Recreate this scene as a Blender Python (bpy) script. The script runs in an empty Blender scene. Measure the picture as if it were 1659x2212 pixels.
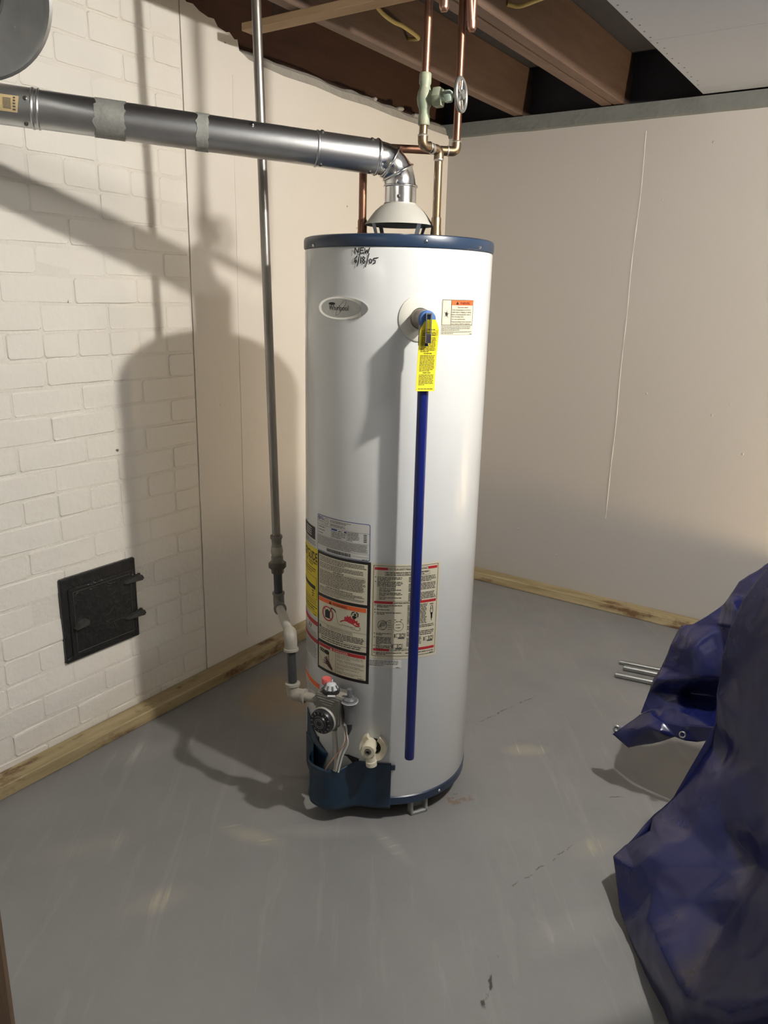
import bpy, math, random
from mathutils import Vector, Matrix, noise
R = math.radians
random.seed(7)
sc = bpy.context.scene
col = sc.collection

# ------------------------------------------------------------------ camera
cam_d = bpy.data.cameras.new('camera')
cam = bpy.data.objects.new('camera', cam_d)
col.objects.link(cam)
sc.camera = cam
cam_d.sensor_fit = 'VERTICAL'
cam_d.sensor_height = 36.0
cam_d.lens = 36.0 * 1663.0 / 2212.0
cam_d.clip_start = 0.02
CAM_R = ((0.827107, 0.170832, -0.535453), (0.561536, -0.210656, 0.800188), (0.023901, -0.962518, -0.270164))
M4 = Matrix(((CAM_R[0][0], -CAM_R[0][1], -CAM_R[0][2], 0.0),
             (CAM_R[1][0], -CAM_R[1][1], -CAM_R[1][2], 0.0),
             (CAM_R[2][0], -CAM_R[2][1], -CAM_R[2][2], 1.38),
             (0, 0, 0, 1)))
cam.matrix_world = M4

# ------------------------------------------------------------------ world, exposure, lamps' power
w = bpy.data.worlds.new('basement_world'); sc.world = w; w.use_nodes = True
w.node_tree.nodes['Background'].inputs[0].default_value = (0.6, 0.62, 0.65, 1)
w.node_tree.nodes['Background'].inputs[1].default_value = 0.02
vs = sc.view_settings
vs.view_transform = 'Standard'; vs.look = 'None'; vs.gamma = 1.0; vs.use_curve_mapping = False
vs.exposure = 0.24
MAIN_LAMP = ((0.10, 1.442, 2.105), 90.0, (1.0, 0.94, 0.85))
FILL_TUBES = [   # unseen tube fixtures added as soft fill: centre, direction, watts, colour
    ((-0.75, -1.05, 2.10), (1, 0, 0), 6.0, (1.0, 0.95, 0.86), 'added fluorescent fill light overhead behind the viewer'),
    ((1.35, 1.25, 2.10), (0, 1, 0), 38.0, (1.0, 0.95, 0.86), 'added fluorescent fill light overhead at the right of the room'),
]
WORK_LAMP = ((0.98, 2.98, 0.28), 120.0, (1.0, 0.74, 0.44))

# ------------------------------------------------------------------ helpers
WL = {}
def wloc(o): return WL.get(o.name, Vector((0, 0, 0)))

def tag(o, label=None, cat=None, group=None, kind=None):
    if label: o['label'] = label
    if cat: o['category'] = cat
    if group: o['group'] = group
    if kind: o['kind'] = kind
    return o

def empty(name, loc, label, cat, group=None, kind=None):
    o = bpy.data.objects.new(name, None); col.objects.link(o)
    o.location = loc; o.empty_display_size = 0.05
    WL[o.name] = Vector(loc)
    return tag(o, label, cat, group, kind)

def link_mesh(name, me, mat, parent, origin):
    o = bpy.data.objects.new(name, me); col.objects.link(o)
    if mat is not None and not me.materials: me.materials.append(mat)
    if parent is not None:
        o.parent = parent; o.location = Vector(origin) - wloc(parent)
    else:
        o.location = origin
    WL[o.name] = Vector(origin)
    return o

class MB:
    def __init__(s): s.v = []; s.f = []
    def add(s, vs, fs):
        n = len(s.v); s.v += [Vector(p) for p in vs]; s.f += [tuple(i + n for i in f) for f in fs]; return s
    def box(s, c, size, ax=None):
        c = Vector(c); X, Y, Z = ax if ax else (Vector((1,0,0)), Vector((0,1,0)), Vector((0,0,1)))
        vs = []
        for k in (-.5, .5):
            for j in (-.5, .5):
                for i in (-.5, .5):
                    vs.append(c + Vector(X)*size[0]*i + Vector(Y)*size[1]*j + Vector(Z)*size[2]*k)
        return s.add(vs, [(0,2,3,1),(4,5,7,6),(0,1,5,4),(2,6,7,3),(0,4,6,2),(1,3,7,5)])
    def bevbox(s, c, size, b, ax=None):
        """box with chamfered edges"""
        c = Vector(c); X, Y, Z = [Vector(a) for a in (ax if ax else ((1,0,0),(0,1,0),(0,0,1)))]
        hx, hy, hz = [q*.5 for q in size]; b = min(b, hx*.9, hy*.9, hz*.9)
        idx = {}; vs = []
        for sx in (-1,1):
            for sy in (-1,1):
                for sz in (-1,1):
                    for a in range(3):
                        p = [sx*hx, sy*hy, sz*hz]
                        for q in range(3):
                            if q != a: p[q] -= (sx,sy,sz)[q]*b
                        idx[(sx,sy,sz,a)] = len(vs); vs.append(c + X*p[0] + Y*p[1] + Z*p[2])
        fs = []
        for a in range(3):
            o1, o2 = (a+1)%3, (a+2)%3
            for sg in (-1,1):
                quad = []
                for (u, v) in ((-1,-1),(1,-1),(1,1),(-1,1)):
                    k = [0,0,0]; k[a]=sg; k[o1]=u; k[o2]=v; quad.append(idx[(*k, a)])
                fs.append(tuple(quad if sg > 0 else quad[::-1]))
        for a in range(3):      # edge chamfers parallel to axis a
            o1, o2 = (a+1)%3, (a+2)%3
            for u in (-1,1):
                for v in (-1,1):
                    def K(t, which):
                        k=[0,0,0]; k[a]=t; k[o1]=u; k[o2]=v; return idx[(*k, which)]
                    q = (K(-1,o1), K(1,o1), K(1,o2), K(-1,o2))
                    fs.append(q if u*v > 0 else q[::-1])
        for sx in (-1,1):
            for sy in (-1,1):
                for sz in (-1,1):
                    t = tuple(idx[(sx,sy,sz,a)] for a in range(3)); fs.append(t if sx*sy*sz > 0 else t[::-1])
        return s.add(vs, fs)
    def rings(s, rings, cap0=True, cap1=True, closed=False):
        n = len(rings[0]); vs = [p for r in rings for p in r]; fs = []
        m = len(rings)
        for i in range(m if closed else m-1):
            a = i*n; b = ((i+1) % m)*n
            for j in range(n):
                k = (j+1) % n; fs.append((a+j, a+k, b+k, b+j))
        if not closed:
            if cap0: fs.append(tuple(reversed(range(n))))
            if cap1: fs.append(tuple(range((m-1)*n, m*n)))
        return s.add(vs, fs)
    def tube(s, path, r, n=16, cap0=True, cap1=True):
        path = [Vector(p) for p in path]; m = len(path)
        rr = r if isinstance(r, (list, tuple)) else [r]*m
        tan = []
        for i in range(m):
            a = path[max(i-1,0)]; b = path[min(i+1,m-1)]
            t = (b-a)
            if 0 < i < m-1:
                t = (path[i]-path[i-1]).normalized() + (path[i+1]-path[i]).normalized()
            tan.append(t.normalized())
        t0 = tan[0]; ref = Vector((0,0,1)) if abs(t0.z) < .9 else Vector((1,0,0))
        u = t0.cross(ref).normalized(); rings = []
        for i in range(m):
            t = tan[i]; u = (u - t*u.dot(t)).normalized(); v = t.cross(u)
            rings.append([path[i] + (u*math.cos(2*math.pi*k/n) + v*math.sin(2*math.pi*k/n))*rr[i] for k in range(n)])
        return s.rings(rings, cap0, cap1)
    def lathe(s, prof, origin, axis=(0,0,1), n=32, closed=False, cap0=True, cap1=True):
        """prof: list of (radius, height along axis)"""
        o = Vector(origin); z = Vector(axis).normalized()
        ref = Vector((0,0,1)) if abs(z.z) < .9 else Vector((1,0,0))
        x = ref.cross(z).normalized(); y = z.cross(x)
        rings = [[o + z*h + (x*math.cos(2*math.pi*k/n) + y*math.sin(2*math.pi*k/n))*max(r, 1e-5) for k in range(n)] for r, h in prof]
        return s.rings(rings, cap0, cap1, closed)
    def prism(s, poly, origin, X, Y, Z, h0, h1):
        """extrude a 2D polygon (in X,Y) along Z from h0 to h1"""
        o = Vector(origin); X, Y, Z = Vector(X), Vector(Y), Vector(Z); n = len(poly)
        vs = [o + X*p[0] + Y*p[1] + Z*h0 for p in poly] + [o + X*p[0] + Y*p[1] + Z*h1 for p in poly]
        fs = [tuple(reversed(range(n))), tuple(range(n, 2*n))]
        for i in range(n):
            j = (i+1) % n; fs.append((i, j, j+n, i+n))
        return s.add(vs, fs)
    def build(s, name, mat, parent=None, smooth=38, origin=None):
        if origin is None:
            lo = [min(p[i] for p in s.v) for i in range(3)]; hi = [max(p[i] for p in s.v) for i in range(3)]
            origin = Vector(((lo[0]+hi[0])/2, (lo[1]+hi[1])/2, lo[2]))
        origin = Vector(origin)
        me = bpy.data.meshes.new(name)
        me.from_pydata([tuple(p - origin) for p in s.v], [], s.f)
        me.validate()
        if smooth:
            me.polygons.foreach_set('use_smooth', [True]*len(me.polygons))
            me.set_sharp_from_angle(angle=R(smooth))
        me.update()
        return link_mesh(name, me, mat, parent, origin)

def arc_path(p0, c, p1, n=8):
    """rounded corner from p0 to p1 with corner point c (quadratic-ish circular arc)"""
    p0, c, p1 = Vector(p0), Vector(c), Vector(p1); out = []
    a = p0 - c; b = p1 - c; o = p0 + b        # centre of the arc for equal legs at right angles
    if abs(a.normalized().dot(b.normalized())) < .05:
        for i in range(n+1):
            t = math.pi/2*i/n
            out.append(o - b*math.cos(t) - a*math.sin(t))
    else:
        for i in range(n+1):
            t = i/n; out.append(p0*(1-t)**2 + c*2*t*(1-t) + p1*t*t)
    return out

# ------------------------------------------------------------------ materials
MATS = {}
def mat(name, color, rough=.5, metal=0., var=0., var_scale=8., var_color=None, bump=0., bump_scale=40., spec=.5,
        coat=0., bump_detail=4., stretch=None, dist=.002):
    m = bpy.data.materials.new(name); m.use_nodes = True; nt = m.node_tree; N = nt.nodes; L = nt.links
    b = N['Principled BSDF']
    b.inputs['Base Color'].default_value = (*color, 1); b.inputs['Roughness'].default_value = rough
    b.inputs['Metallic'].default_value = metal
    b.inputs['Specular IOR Level'].default_value = spec
    if coat: b.inputs['Coat Weight'].default_value = coat; b.inputs['Coat Roughness'].default_value = .1
    g = N.new('ShaderNodeNewGeometry'); src = g.outputs['Position']
    if stretch:
        mp = N.new('ShaderNodeMapping'); mp.inputs['Scale'].default_value = stretch; L.new(src, mp.inputs[0]); src = mp.outputs[0]
    if var:
        t = N.new('ShaderNodeTexNoise'); t.inputs['Scale'].default_value = var_scale; t.inputs['Detail'].default_value = 5
        t.inputs['Roughness'].default_value = .6
        L.new(src, t.inputs['Vector'])
        mr = N.new('ShaderNodeMapRange'); mr.inputs[1].default_value = .3; mr.inputs[2].default_value = .7
        mr.inputs[3].default_value = 0; mr.inputs[4].default_value = var
        L.new(t.outputs[0], mr.inputs[0])
        mx = N.new('ShaderNodeMix'); mx.data_type = 'RGBA'
        mx.inputs[6].default_value = (*color, 1)
        vc = var_color if var_color else tuple(c*.5 for c in color)
        mx.inputs[7].default_value = (*vc, 1)
        L.new(mr.outputs[0], mx.inputs[0]); L.new(mx.outputs[2], b.inputs['Base Color'])
    if bump:
        t2 = N.new('ShaderNodeTexNoise'); t2.inputs['Scale'].default_value = bump_scale; t2.inputs['Detail'].default_value = bump_detail
        L.new(src, t2.inputs['Vector'])
        bp = N.new('ShaderNodeBump'); bp.inputs['Strength'].default_value = bump; bp.inputs['Distance'].default_value = dist
        L.new(t2.outputs[0], bp.inputs['Height']); L.new(bp.outputs[0], b.inputs['Normal'])
    MATS[name] = m
    return m

def emat(name, color, strength):
    m = bpy.data.materials.new(name); m.use_nodes = True
    b = m.node_tree.nodes['Principled BSDF']
    b.inputs['Base Color'].default_value = (.8,.8,.8,1)
    b.inputs['Emission Color'].default_value = (*color, 1); b.inputs['Emission Strength'].default_value = strength
    return m

brick_paint = mat('white_brick_paint', (.80,.775,.72), .55, var=.3, var_scale=3.5, var_color=(.76,.72,.65), bump=.7, bump_scale=45, bump_detail=6, dist=.004)
mortar_paint = mat('white_mortar_paint', (.77,.745,.69), .6, var=.3, var_scale=5, var_color=(.66,.61,.52), bump=.8, bump_scale=90, dist=.004)
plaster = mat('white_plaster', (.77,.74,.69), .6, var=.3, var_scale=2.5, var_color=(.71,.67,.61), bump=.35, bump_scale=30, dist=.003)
def specks(m, colr, scale, lo, hi, nscale, nth):
    """sparse chips in the paint"""
    nt = m.node_tree; N = nt.nodes; L = nt.links; b = N['Principled BSDF']
    src = b.inputs['Base Color'].links[0].from_socket
    g = N.new('ShaderNodeNewGeometry'); nz = N.new('ShaderNodeTexNoise'); nz.inputs['Scale'].default_value = 40; L.new(g.outputs['Position'], nz.inputs['Vector'])
    ad = N.new('ShaderNodeMix'); ad.data_type = 'VECTOR'; ad.inputs[0].default_value = .02; L.new(g.outputs['Position'], ad.inputs[4]); L.new(nz.outputs['Color'], ad.inputs[5])
    v = N.new('ShaderNodeTexVoronoi'); v.inputs['Scale'].default_value = scale; L.new(ad.outputs[1], v.inputs['Vector'])
    r1 = N.new('ShaderNodeMapRange'); r1.inputs[1].default_value = hi; r1.inputs[2].default_value = lo; L.new(v.outputs['Distance'], r1.inputs[0])
    n2 = N.new('ShaderNodeTexNoise'); n2.inputs['Scale'].default_value = nscale; L.new(g.outputs['Position'], n2.inputs['Vector'])
    r2 = N.new('ShaderNodeMapRange'); r2.inputs[1].default_value = nth; r2.inputs[2].default_value = nth+.03; L.new(n2.outputs[0], r2.inputs[0])
    mu = N.new('ShaderNodeMath'); mu.operation = 'MULTIPLY'; L.new(r1.outputs[0], mu.inputs[0]); L.new(r2.outputs[0], mu.inputs[1])
    mx = N.new('ShaderNodeMix'); mx.data_type = 'RGBA'; mx.inputs[7].default_value = (*colr, 1)
    L.new(mu.outputs[0], mx.inputs[0]); L.new(src, mx.inputs[6]); L.new(mx.outputs[2], b.inputs['Base Color'])
specks(brick_paint, (.16,.13,.10), 13, .05, .075, 6, .54)
specks(plaster, (.16,.13,.10), 11, .03, .05, 5, .55)
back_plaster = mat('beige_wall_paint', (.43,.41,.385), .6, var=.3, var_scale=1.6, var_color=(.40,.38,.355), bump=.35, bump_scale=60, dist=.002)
other_wall = mat('plain_wall_paint', (.62,.60,.56), .7, var=.2, var_scale=2)
ledge_mortar = mat('pale_ledge_mortar', (.42,.40,.36), .85, var=.5, var_scale=14, var_color=(.30,.28,.25), bump=.8, bump_scale=50, dist=.006)
concrete_raw = mat('grey_sill_concrete', (.155,.165,.155), .85, var=.5, var_scale=14, var_color=(.11,.115,.105), bump=.8, bump_scale=50, dist=.006)
joist_wood = mat('brown_joist_wood', (.165,.112,.085), .7, var=.6, var_scale=5, var_color=(.10,.062,.045), bump=.4, bump_scale=30, stretch=(8,1,8))
strip_wood = mat('tan_strip_wood', (.34,.23,.13), .7, var=.5, var_scale=5, var_color=(.24,.15,.08), bump=.4, bump_scale=30, stretch=(1,8,8))
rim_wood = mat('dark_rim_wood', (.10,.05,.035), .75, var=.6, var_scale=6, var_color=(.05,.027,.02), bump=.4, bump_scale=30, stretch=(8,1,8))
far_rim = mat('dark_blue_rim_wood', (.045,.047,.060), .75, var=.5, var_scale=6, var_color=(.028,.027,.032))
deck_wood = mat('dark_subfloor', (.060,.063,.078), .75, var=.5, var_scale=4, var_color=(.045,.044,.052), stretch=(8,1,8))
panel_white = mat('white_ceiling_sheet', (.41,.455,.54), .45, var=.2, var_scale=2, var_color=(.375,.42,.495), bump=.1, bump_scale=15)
post_wood = mat('dark_post_wood', (.12,.075,.045), .7, var=.6, var_scale=6, var_color=(.06,.04,.025), stretch=(8,8,1), bump=.4, bump_scale=30)

def board_mat(name, stretch):
    m = mat(name, (.47,.38,.22), .65, var=.9, var_scale=3.2, var_color=(.26,.20,.09), bump=.35, bump_scale=25, stretch=stretch, dist=.002)
    nt = m.node_tree; N = nt.nodes; L = nt.links; b = N['Principled BSDF']
    src = b.inputs['Base Color'].links[0].from_socket
    g = N.new('ShaderNodeNewGeometry'); mp = N.new('ShaderNodeMapping')
    mp.inputs['Scale'].default_value = tuple(.45 if s == 1 else 1.0 for s in stretch)
    L.new(g.outputs['Position'], mp.inputs[0])
    t = N.new('ShaderNodeTexNoise'); t.inputs['Scale'].default_value = 14; t.inputs['Detail'].default_value = 6; t.inputs['Roughness'].default_value=.65
    L.new(mp.outputs[0], t.inputs['Vector'])
    mr = N.new('ShaderNodeMapRange'); mr.inputs[1].default_value = .555; mr.inputs[2].default_value = .66; L.new(t.outputs[0], mr.inputs[0])
    mx = N.new('ShaderNodeMix'); mx.data_type = 'RGBA'; mx.inputs[7].default_value = (.16,.085,.04,1)
    L.new(mr.outputs[0], mx.inputs[0]); L.new(src, mx.inputs[6]); L.new(mx.outputs[2], b.inputs['Base Color'])
    return m
board_y = board_mat('treated_lumber_along_y', (10,1,10))
board_x = board_mat('treated_lumber_along_x', (1,10,10))

galv = mat('galvanized_steel', (.62,.63,.64), .36, 1., var=.5, var_scale=16, var_color=(.48,.49,.50), bump=.08, bump_scale=120)
galv_dull = mat('dull_galvanized_steel', (.45,.46,.45), .48, 1., var=.7, var_scale=22, var_color=(.30,.31,.31), bump=.15, bump_scale=60)
shiny_alu = mat('shiny_aluminium', (.80,.80,.80), .20, 1., var=.25, var_scale=20, var_color=(.66,.66,.66), bump=.12, bump_scale=45)
foil_tape = mat('grey_duct_tape', (.27,.28,.26), .62, .2, var=.7, var_scale=45, var_color=(.38,.39,.36), bump=.6, bump_scale=120)
dark_in = mat('dark_interior', (.02,.02,.02), .8)
steel_dark = mat('dark_screw_steel', (.18,.17,.16), .4, 1.)
black_iron_pipe = mat('black_iron_pipe', (.055,.058,.062), .45, .5, var=.5, var_scale=30, var_color=(.10,.10,.10))
gas_pipe_metal = mat('worn_steel_pipe', (.40,.38,.35), .38, .9, var=.8, var_scale=5, var_color=(.17,.15,.135), stretch=(6,6,1), bump=.1, bump_scale=60)
gas_pipe_grey = mat('grey_painted_pipe', (.42,.41,.37), .55, .2, var=.5, var_scale=25, var_color=(.32,.31,.28))
fitting_white = mat('pale_dusty_fitting', (.36,.335,.285), .6, .1, var=.5, var_scale=25, var_color=(.26,.235,.20))
fitting_grey = mat('grey_iron_fitting', (.25,.24,.215), .55, .5, var=.6, var_scale=30, var_color=(.14,.13,.12))
union_dark = mat('dark_brass_union', (.10,.09,.075), .5, .6, var=.5, var_scale=30, var_color=(.16,.14,.11))
copper = mat('copper_pipe', (.30,.155,.10), .40, 1., var=.7, var_scale=9, var_color=(.18,.10,.07), bump=.05, bump_scale=60, stretch=(3,3,1))
copper_bright = mat('bright_copper_pipe', (.50,.29,.22), .34, 1., var=.5, var_scale=12, var_color=(.45,.24,.17))
copper_dull = mat('tarnished_copper_pipe', (.28,.21,.135), .40, 1., var=.7, var_scale=12, var_color=(.25,.18,.11), stretch=(3,3,1))
solder = mat('solder_ring', (.62,.58,.50), .4, .9)
verdigris = mat('green_corroded_bronze', (.27,.34,.26), .6, .25, var=.9, var_scale=30, var_color=(.36,.33,.22), bump=.3, bump_scale=80)
chrome = mat('chrome_lever', (.75,.75,.74), .18, 1.)
wheel_metal = mat('grey_handwheel', (.40,.40,.38), .4, .8, var=.4, var_scale=40)

enamel = mat('white_enamel', (.66,.68,.685), .22, 0., var=.12, var_scale=6, var_color=(.63,.64,.62), coat=.3)
navy = mat('navy_enamel', (.018,.036,.075), .30, 0., var=.4, var_scale=20, var_color=(.026,.045,.082))
navy_cover = mat('navy_cover_enamel', (.007,.026,.056), .34, 0., var=.4, var_scale=18, var_color=(.012,.034,.065), bump=.05)
blue_tube = mat('blue_plastic_tube', (.006,.014,.15), .30, 0., var=.4, var_scale=16, var_color=(.010,.02,.12), bump=.05)
hood_paint = mat('grey_hood_paint', (.47,.46,.42), .6, .1, var=.4, var_scale=30, var_color=(.40,.39,.34))
cream_plastic = mat('cream_plastic', (.70,.66,.52), .42, var=.35, var_scale=25, var_color=(.60,.54,.40))
valve_grey = mat('grey_cast_valve', (.23,.225,.205), .5, .45, var=.5, var_scale=30, var_color=(.17,.165,.15), bump=.12, bump_scale=100)
black_plastic = mat('black_plastic', (.018,.018,.02), .35)
grey_print = mat('grey_dial_print', (.22,.22,.22), .5)
grey_plastic = mat('grey_plastic', (.13,.137,.145), .35)
pale_plastic = mat('pale_plastic', (.55,.57,.58), .35)
red_plastic = mat('red_button', (.68,.13,.12), .4)
brass_grey = mat('grey_brass', (.26,.23,.20), .5, .6, var=.5, var_scale=40, var_color=(.16,.14,.12))
cap_blue = mat('blue_cap', (.045,.13,.36), .45, var=.4, var_scale=60, var_color=(.10,.20,.42))
leg_grey = mat('grey_leg_paint', (.36,.37,.36), .45, .2, var=.4, var_scale=40)
cable_white = mat('white_tube', (.55,.54,.50), .5)
copper_tube = mat('thin_copper_tube', (.60,.36,.26), .35, 1.)
flex_metal = mat('flexible_metal_tube', (.50,.49,.45), .3, 1.)
yellow_cable = mat('yellow_cable', (.55,.45,.16), .5)
rod_metal = mat('zinc_rod', (.40,.41,.40), .38, .9, var=.4, var_scale=20)
cast_iron = mat('black_painted_iron', (.013,.013,.014), .36, .0, var=.5, var_scale=40, var_color=(.022,.021,.02), bump=1.0, bump_scale=38, bump_detail=2, dist=.004)
def crackle(m):
    nt = m.node_tree; N = nt.nodes; L = nt.links; b = N['Principled BSDF']
    g = N.new('ShaderNodeNewGeometry'); nz = N.new('ShaderNodeTexNoise'); nz.inputs['Scale'].default_value = 12; L.new(g.outputs['Position'], nz.inputs['Vector'])
    ad = N.new('ShaderNodeMix'); ad.data_type = 'VECTOR'; ad.inputs[0].default_value = .14; L.new(g.outputs['Position'], ad.inputs[4]); L.new(nz.outputs['Color'], ad.inputs[5])
    v = N.new('ShaderNodeTexVoronoi'); v.feature = 'DISTANCE_TO_EDGE'; v.inputs['Scale'].default_value = 24; L.new(ad.outputs[1], v.inputs['Vector'])
    r_ = N.new('ShaderNodeMapRange'); r_.inputs[1].default_value = .05; r_.inputs[2].default_value = 0.; L.new(v.outputs['Distance'], r_.inputs[0])
    bp = N.new('ShaderNodeBump'); bp.inputs['Strength'].default_value = .55; bp.inputs['Distance'].default_value = .0025
    n2 = N.new('ShaderNodeTexNoise'); n2.inputs['Scale'].default_value = 17; L.new(g.outputs['Position'], n2.inputs['Vector'])
    r2 = N.new('ShaderNodeMapRange'); r2.inputs[1].default_value = .50; r2.inputs[2].default_value = .62; L.new(n2.outputs[0], r2.inputs[0])
    mu = N.new('ShaderNodeMath'); mu.operation = 'MULTIPLY'; L.new(r_.outputs[0], mu.inputs[0]); L.new(r2.outputs[0], mu.inputs[1])
    L.new(mu.outputs[0], bp.inputs['Height'])
    old = b.inputs['Normal'].links[0].from_socket; L.new(old, bp.inputs['Normal']); L.new(bp.outputs[0], b.inputs['Normal'])
crackle(cast_iron)
cast_iron_edge = mat('grey_iron_edge', (.06,.06,.055), .4, .2)
porcelain = mat('porcelain', (.8,.8,.78), .25)

seam_paint = mat('white_seam_bead', (.62,.60,.57), .55)
ink = mat('black_ink', (.012,.011,.011), .5)
ink_grey = mat('grey_ink', (.09,.088,.082), .6)
paper_cream = mat('cream_label_paper', (.66,.62,.48), .5)
paper_grey = mat('silver_label_paper', (.58,.58,.56), .45)
paper_yellow = mat('yellow_label_paper', (.66,.53,.03), .5)
tag_yellow = mat('yellow_tag_plastic', (.86,.74,.03), .4)
orange_ink = mat('orange_ink', (.80,.14,.035), .5)
red_ink = mat('red_ink', (.48,.025,.035), .5)
blue_ink = mat('blue_ink', (.02,.05,.22), .5)
badge_silver = mat('badge_silver', (.45,.46,.45), .28, .75, var=.3, var_scale=30)
badge_rim = mat('badge_rim', (.80,.81,.80), .14, 1.)
tan_sticker = mat('tan_sticker', (.62,.48,.26), .6)

tarp_blue = mat('blue_tarp', (.007,.010,.066), .27, 0., var=.4, var_scale=5, var_color=(.009,.013,.082), bump=.15, bump_scale=40, spec=.6, dist=.003)
tarp_edge = mat('pale_tarp_edge', (.30,.30,.36), .5)
grommet_metal = mat('zinc_grommet', (.60,.60,.58), .3, 1.)

# ================================================================== FLOOR
def floor_material():
    m = bpy.data.materials.new('grey_painted_concrete'); m.use_nodes = True
    nt = m.node_tree; N = nt.nodes; L = nt.links; b = N['Principled BSDF']
    g = N.new('ShaderNodeNewGeometry'); P = g.outputs['Position']
    def math_(op, a, c=None, d=None):
        n = N.new('ShaderNodeMath'); n.operation = op
        for i, q in enumerate((a, c, d)):
            if q is None: continue
            if isinstance(q, (int, float)): n.inputs[i].default_value = q
            else: L.new(q, n.inputs[i])
        return n.outputs[0]
    def noise_(scale, detail=4, rough=.5, vec=P, dist=0):
        n = N.new('ShaderNodeTexNoise'); n.inputs['Scale'].default_value = scale; n.inputs['Detail'].default_value = detail
        n.inputs['Roughness'].default_value = rough; n.inputs['Distortion'].default_value = dist
        L.new(vec, n.inputs['Vector']); return n.outputs[0]
    def rng(v, a, c, lo=0., hi=1.):
        n = N.new('ShaderNodeMapRange'); n.inputs[1].default_value = a; n.inputs[2].default_value = c
        n.inputs[3].default_value = lo; n.inputs[4].default_value = hi; L.new(v, n.inputs[0]); return n.outputs[0]
    def mixc(f, c0, c1):
        n = N.new('ShaderNodeMix'); n.data_type = 'RGBA'; L.new(f, n.inputs[0])
        for s, q in ((6, c0), (7, c1)):
            if isinstance(q, tuple): n.inputs[s].default_value = (*q, 1)
            else: L.new(q, n.inputs[s])
        return n.outputs[2]
    sep = N.new('ShaderNodeSeparateXYZ'); L.new(P, sep.inputs[0]); X, Y = sep.outputs[0], sep.outputs[1]
    c = mixc(rng(noise_(2.2, 5, .6), .35, .68), (.205,.204,.204), (.24,.238,.235))
    # mop-like pale streaks running roughly towards the viewer
    mp = N.new('ShaderNodeMapping'); mp.vector_type = 'TEXTURE'; mp.inputs['Rotation'].default_value = (0, 0, R(36)); mp.inputs['Scale'].default_value = (1/24, 1/2.2, 1)
    L.new(P, mp.inputs[0])
    streak = rng(noise_(1.0, 6, .65, mp.outputs[0], .6), .56, .80)
    c = mixc(math_('MULTIPLY', streak, .30), c, (.40,.385,.36))
    mp2 = N.new('ShaderNodeMapping'); mp2.vector_type = 'TEXTURE'; mp2.inputs['Rotation'].default_value = (0, 0, R(-35)); mp2.inputs['Scale'].default_value = (1/30, 1/4, 1)
    L.new(P, mp2.inputs[0]); streak2 = rng(noise_(1.0, 6, .7, mp2.outputs[0], 1.2), .58, .75)
    fine = noise_(60, 5, .7)
    def blob(x, y, rx, ry, rot, colr, amt, sfield, lo=.15):
        dx = math_('SUBTRACT', X, x); dy = math_('SUBTRACT', Y, y); ca, sa = math.cos(R(rot)), math.sin(R(rot))
        u = math_('DIVIDE', math_('ADD', math_('MULTIPLY', dx, ca), math_('MULTIPLY', dy, sa)), rx)
        v = math_('DIVIDE', math_('SUBTRACT', math_('MULTIPLY', dy, ca), math_('MULTIPLY', dx, sa)), ry)
        d = math_('SQRT', math_('ADD', math_('MULTIPLY', u, u), math_('MULTIPLY', v, v)))
        k = rng(d, 1.0, .25)
        k = math_('MULTIPLY', k, math_('ADD', sfield, lo))
        return math_('MULTIPLY', k, amt*1.6), colr
    yel = (.50,.45,.32)
    for args in ((-.810,2.054,.085,.04,40,yel,1.2,streak), (-1.230,1.251,.11,.035,15,yel,1.1,streak2), (-1.088,1.377,.15,.035,35,(.44,.43,.40),1.0,streak2),
                 (-1.253,.956,.11,.05,60,yel,.6,streak), (-.479,1.74,.09,.045,60,yel,.6,streak), (-1.54,.973,.16,.05,55,(.38,.36,.30),.7,streak),
                 (-.923,1.441,.12,.025,-20,(.44,.43,.40),.9,streak2), (-1.755,1.36,.16,.07,60,(.36,.355,.34),.9,streak), (-.418,1.445,.16,.06,60,(.37,.36,.34),.8,streak)):
        k, colr = blob(*args); c = mixc(math_('MINIMUM', k, 1.), c, colr)
    k, colr = blob(-1.66,1.86,.17,.20,20,(.30,.235,.155),1.0,rng(noise_(9, 6, .7), .3, .6),.2); c = mixc(math_('MINIMUM', k, .85), c, colr)
    k, colr = blob(-.869,1.706,.06,.035,30,(.20,.13,.09),1.2,rng(noise_(40, 4, .7), .5, .6),0.); c = mixc(math_('MINIMUM', k, .8), c, colr)
    # thin dark hairline cracks and chips
    def crack(a, bb, wd, amt):
        ax_, ay = a; bx, by = bb; ln = math.hypot(bx-ax_, by-ay); ca, sa = (bx-ax_)/ln, (by-ay)/ln
        dx = math_('SUBTRACT', X, ax_); dy = math_('SUBTRACT', Y, ay)
        u = math_('ADD', math_('MULTIPLY', dx, ca), math_('MULTIPLY', dy, sa))
        v = math_('SUBTRACT', math_('MULTIPLY', dy, ca), math_('MULTIPLY', dx, sa))
        v = math_('ADD', v, rng(noise_(14, 4, .6), 0, 1, -.02, .02))
        k = rng(math_('ABSOLUTE', v), wd, wd*.4)
        k = math_('MULTIPLY', k, rng(math_('ABSOLUTE', math_('SUBTRACT', u, ln/2)), ln/2, ln/2-.01))
        k = math_('MULTIPLY', k, rng(noise_(35, 3, .6), .47, .55))
        return math_('MULTIPLY', k, amt)
    for a, bb, wd, amt in (((-.536,1.282),(-.494,1.144),.005,1.), ((-.522,1.719),(-.594,1.476),.0025,.7), ((-.918,2.415),(-1.007,2.115),.003,.8), ((-.521,1.973),(-.475,2.001),.003,.8)):
        c = mixc(crack(a, bb, wd, amt), c, (.05,.045,.04))
    # sparse dark specks
    vor = N.new('ShaderNodeTexVoronoi'); vor.inputs['Scale'].default_value = 4.2; L.new(P, vor.inputs['Vector'])
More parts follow.
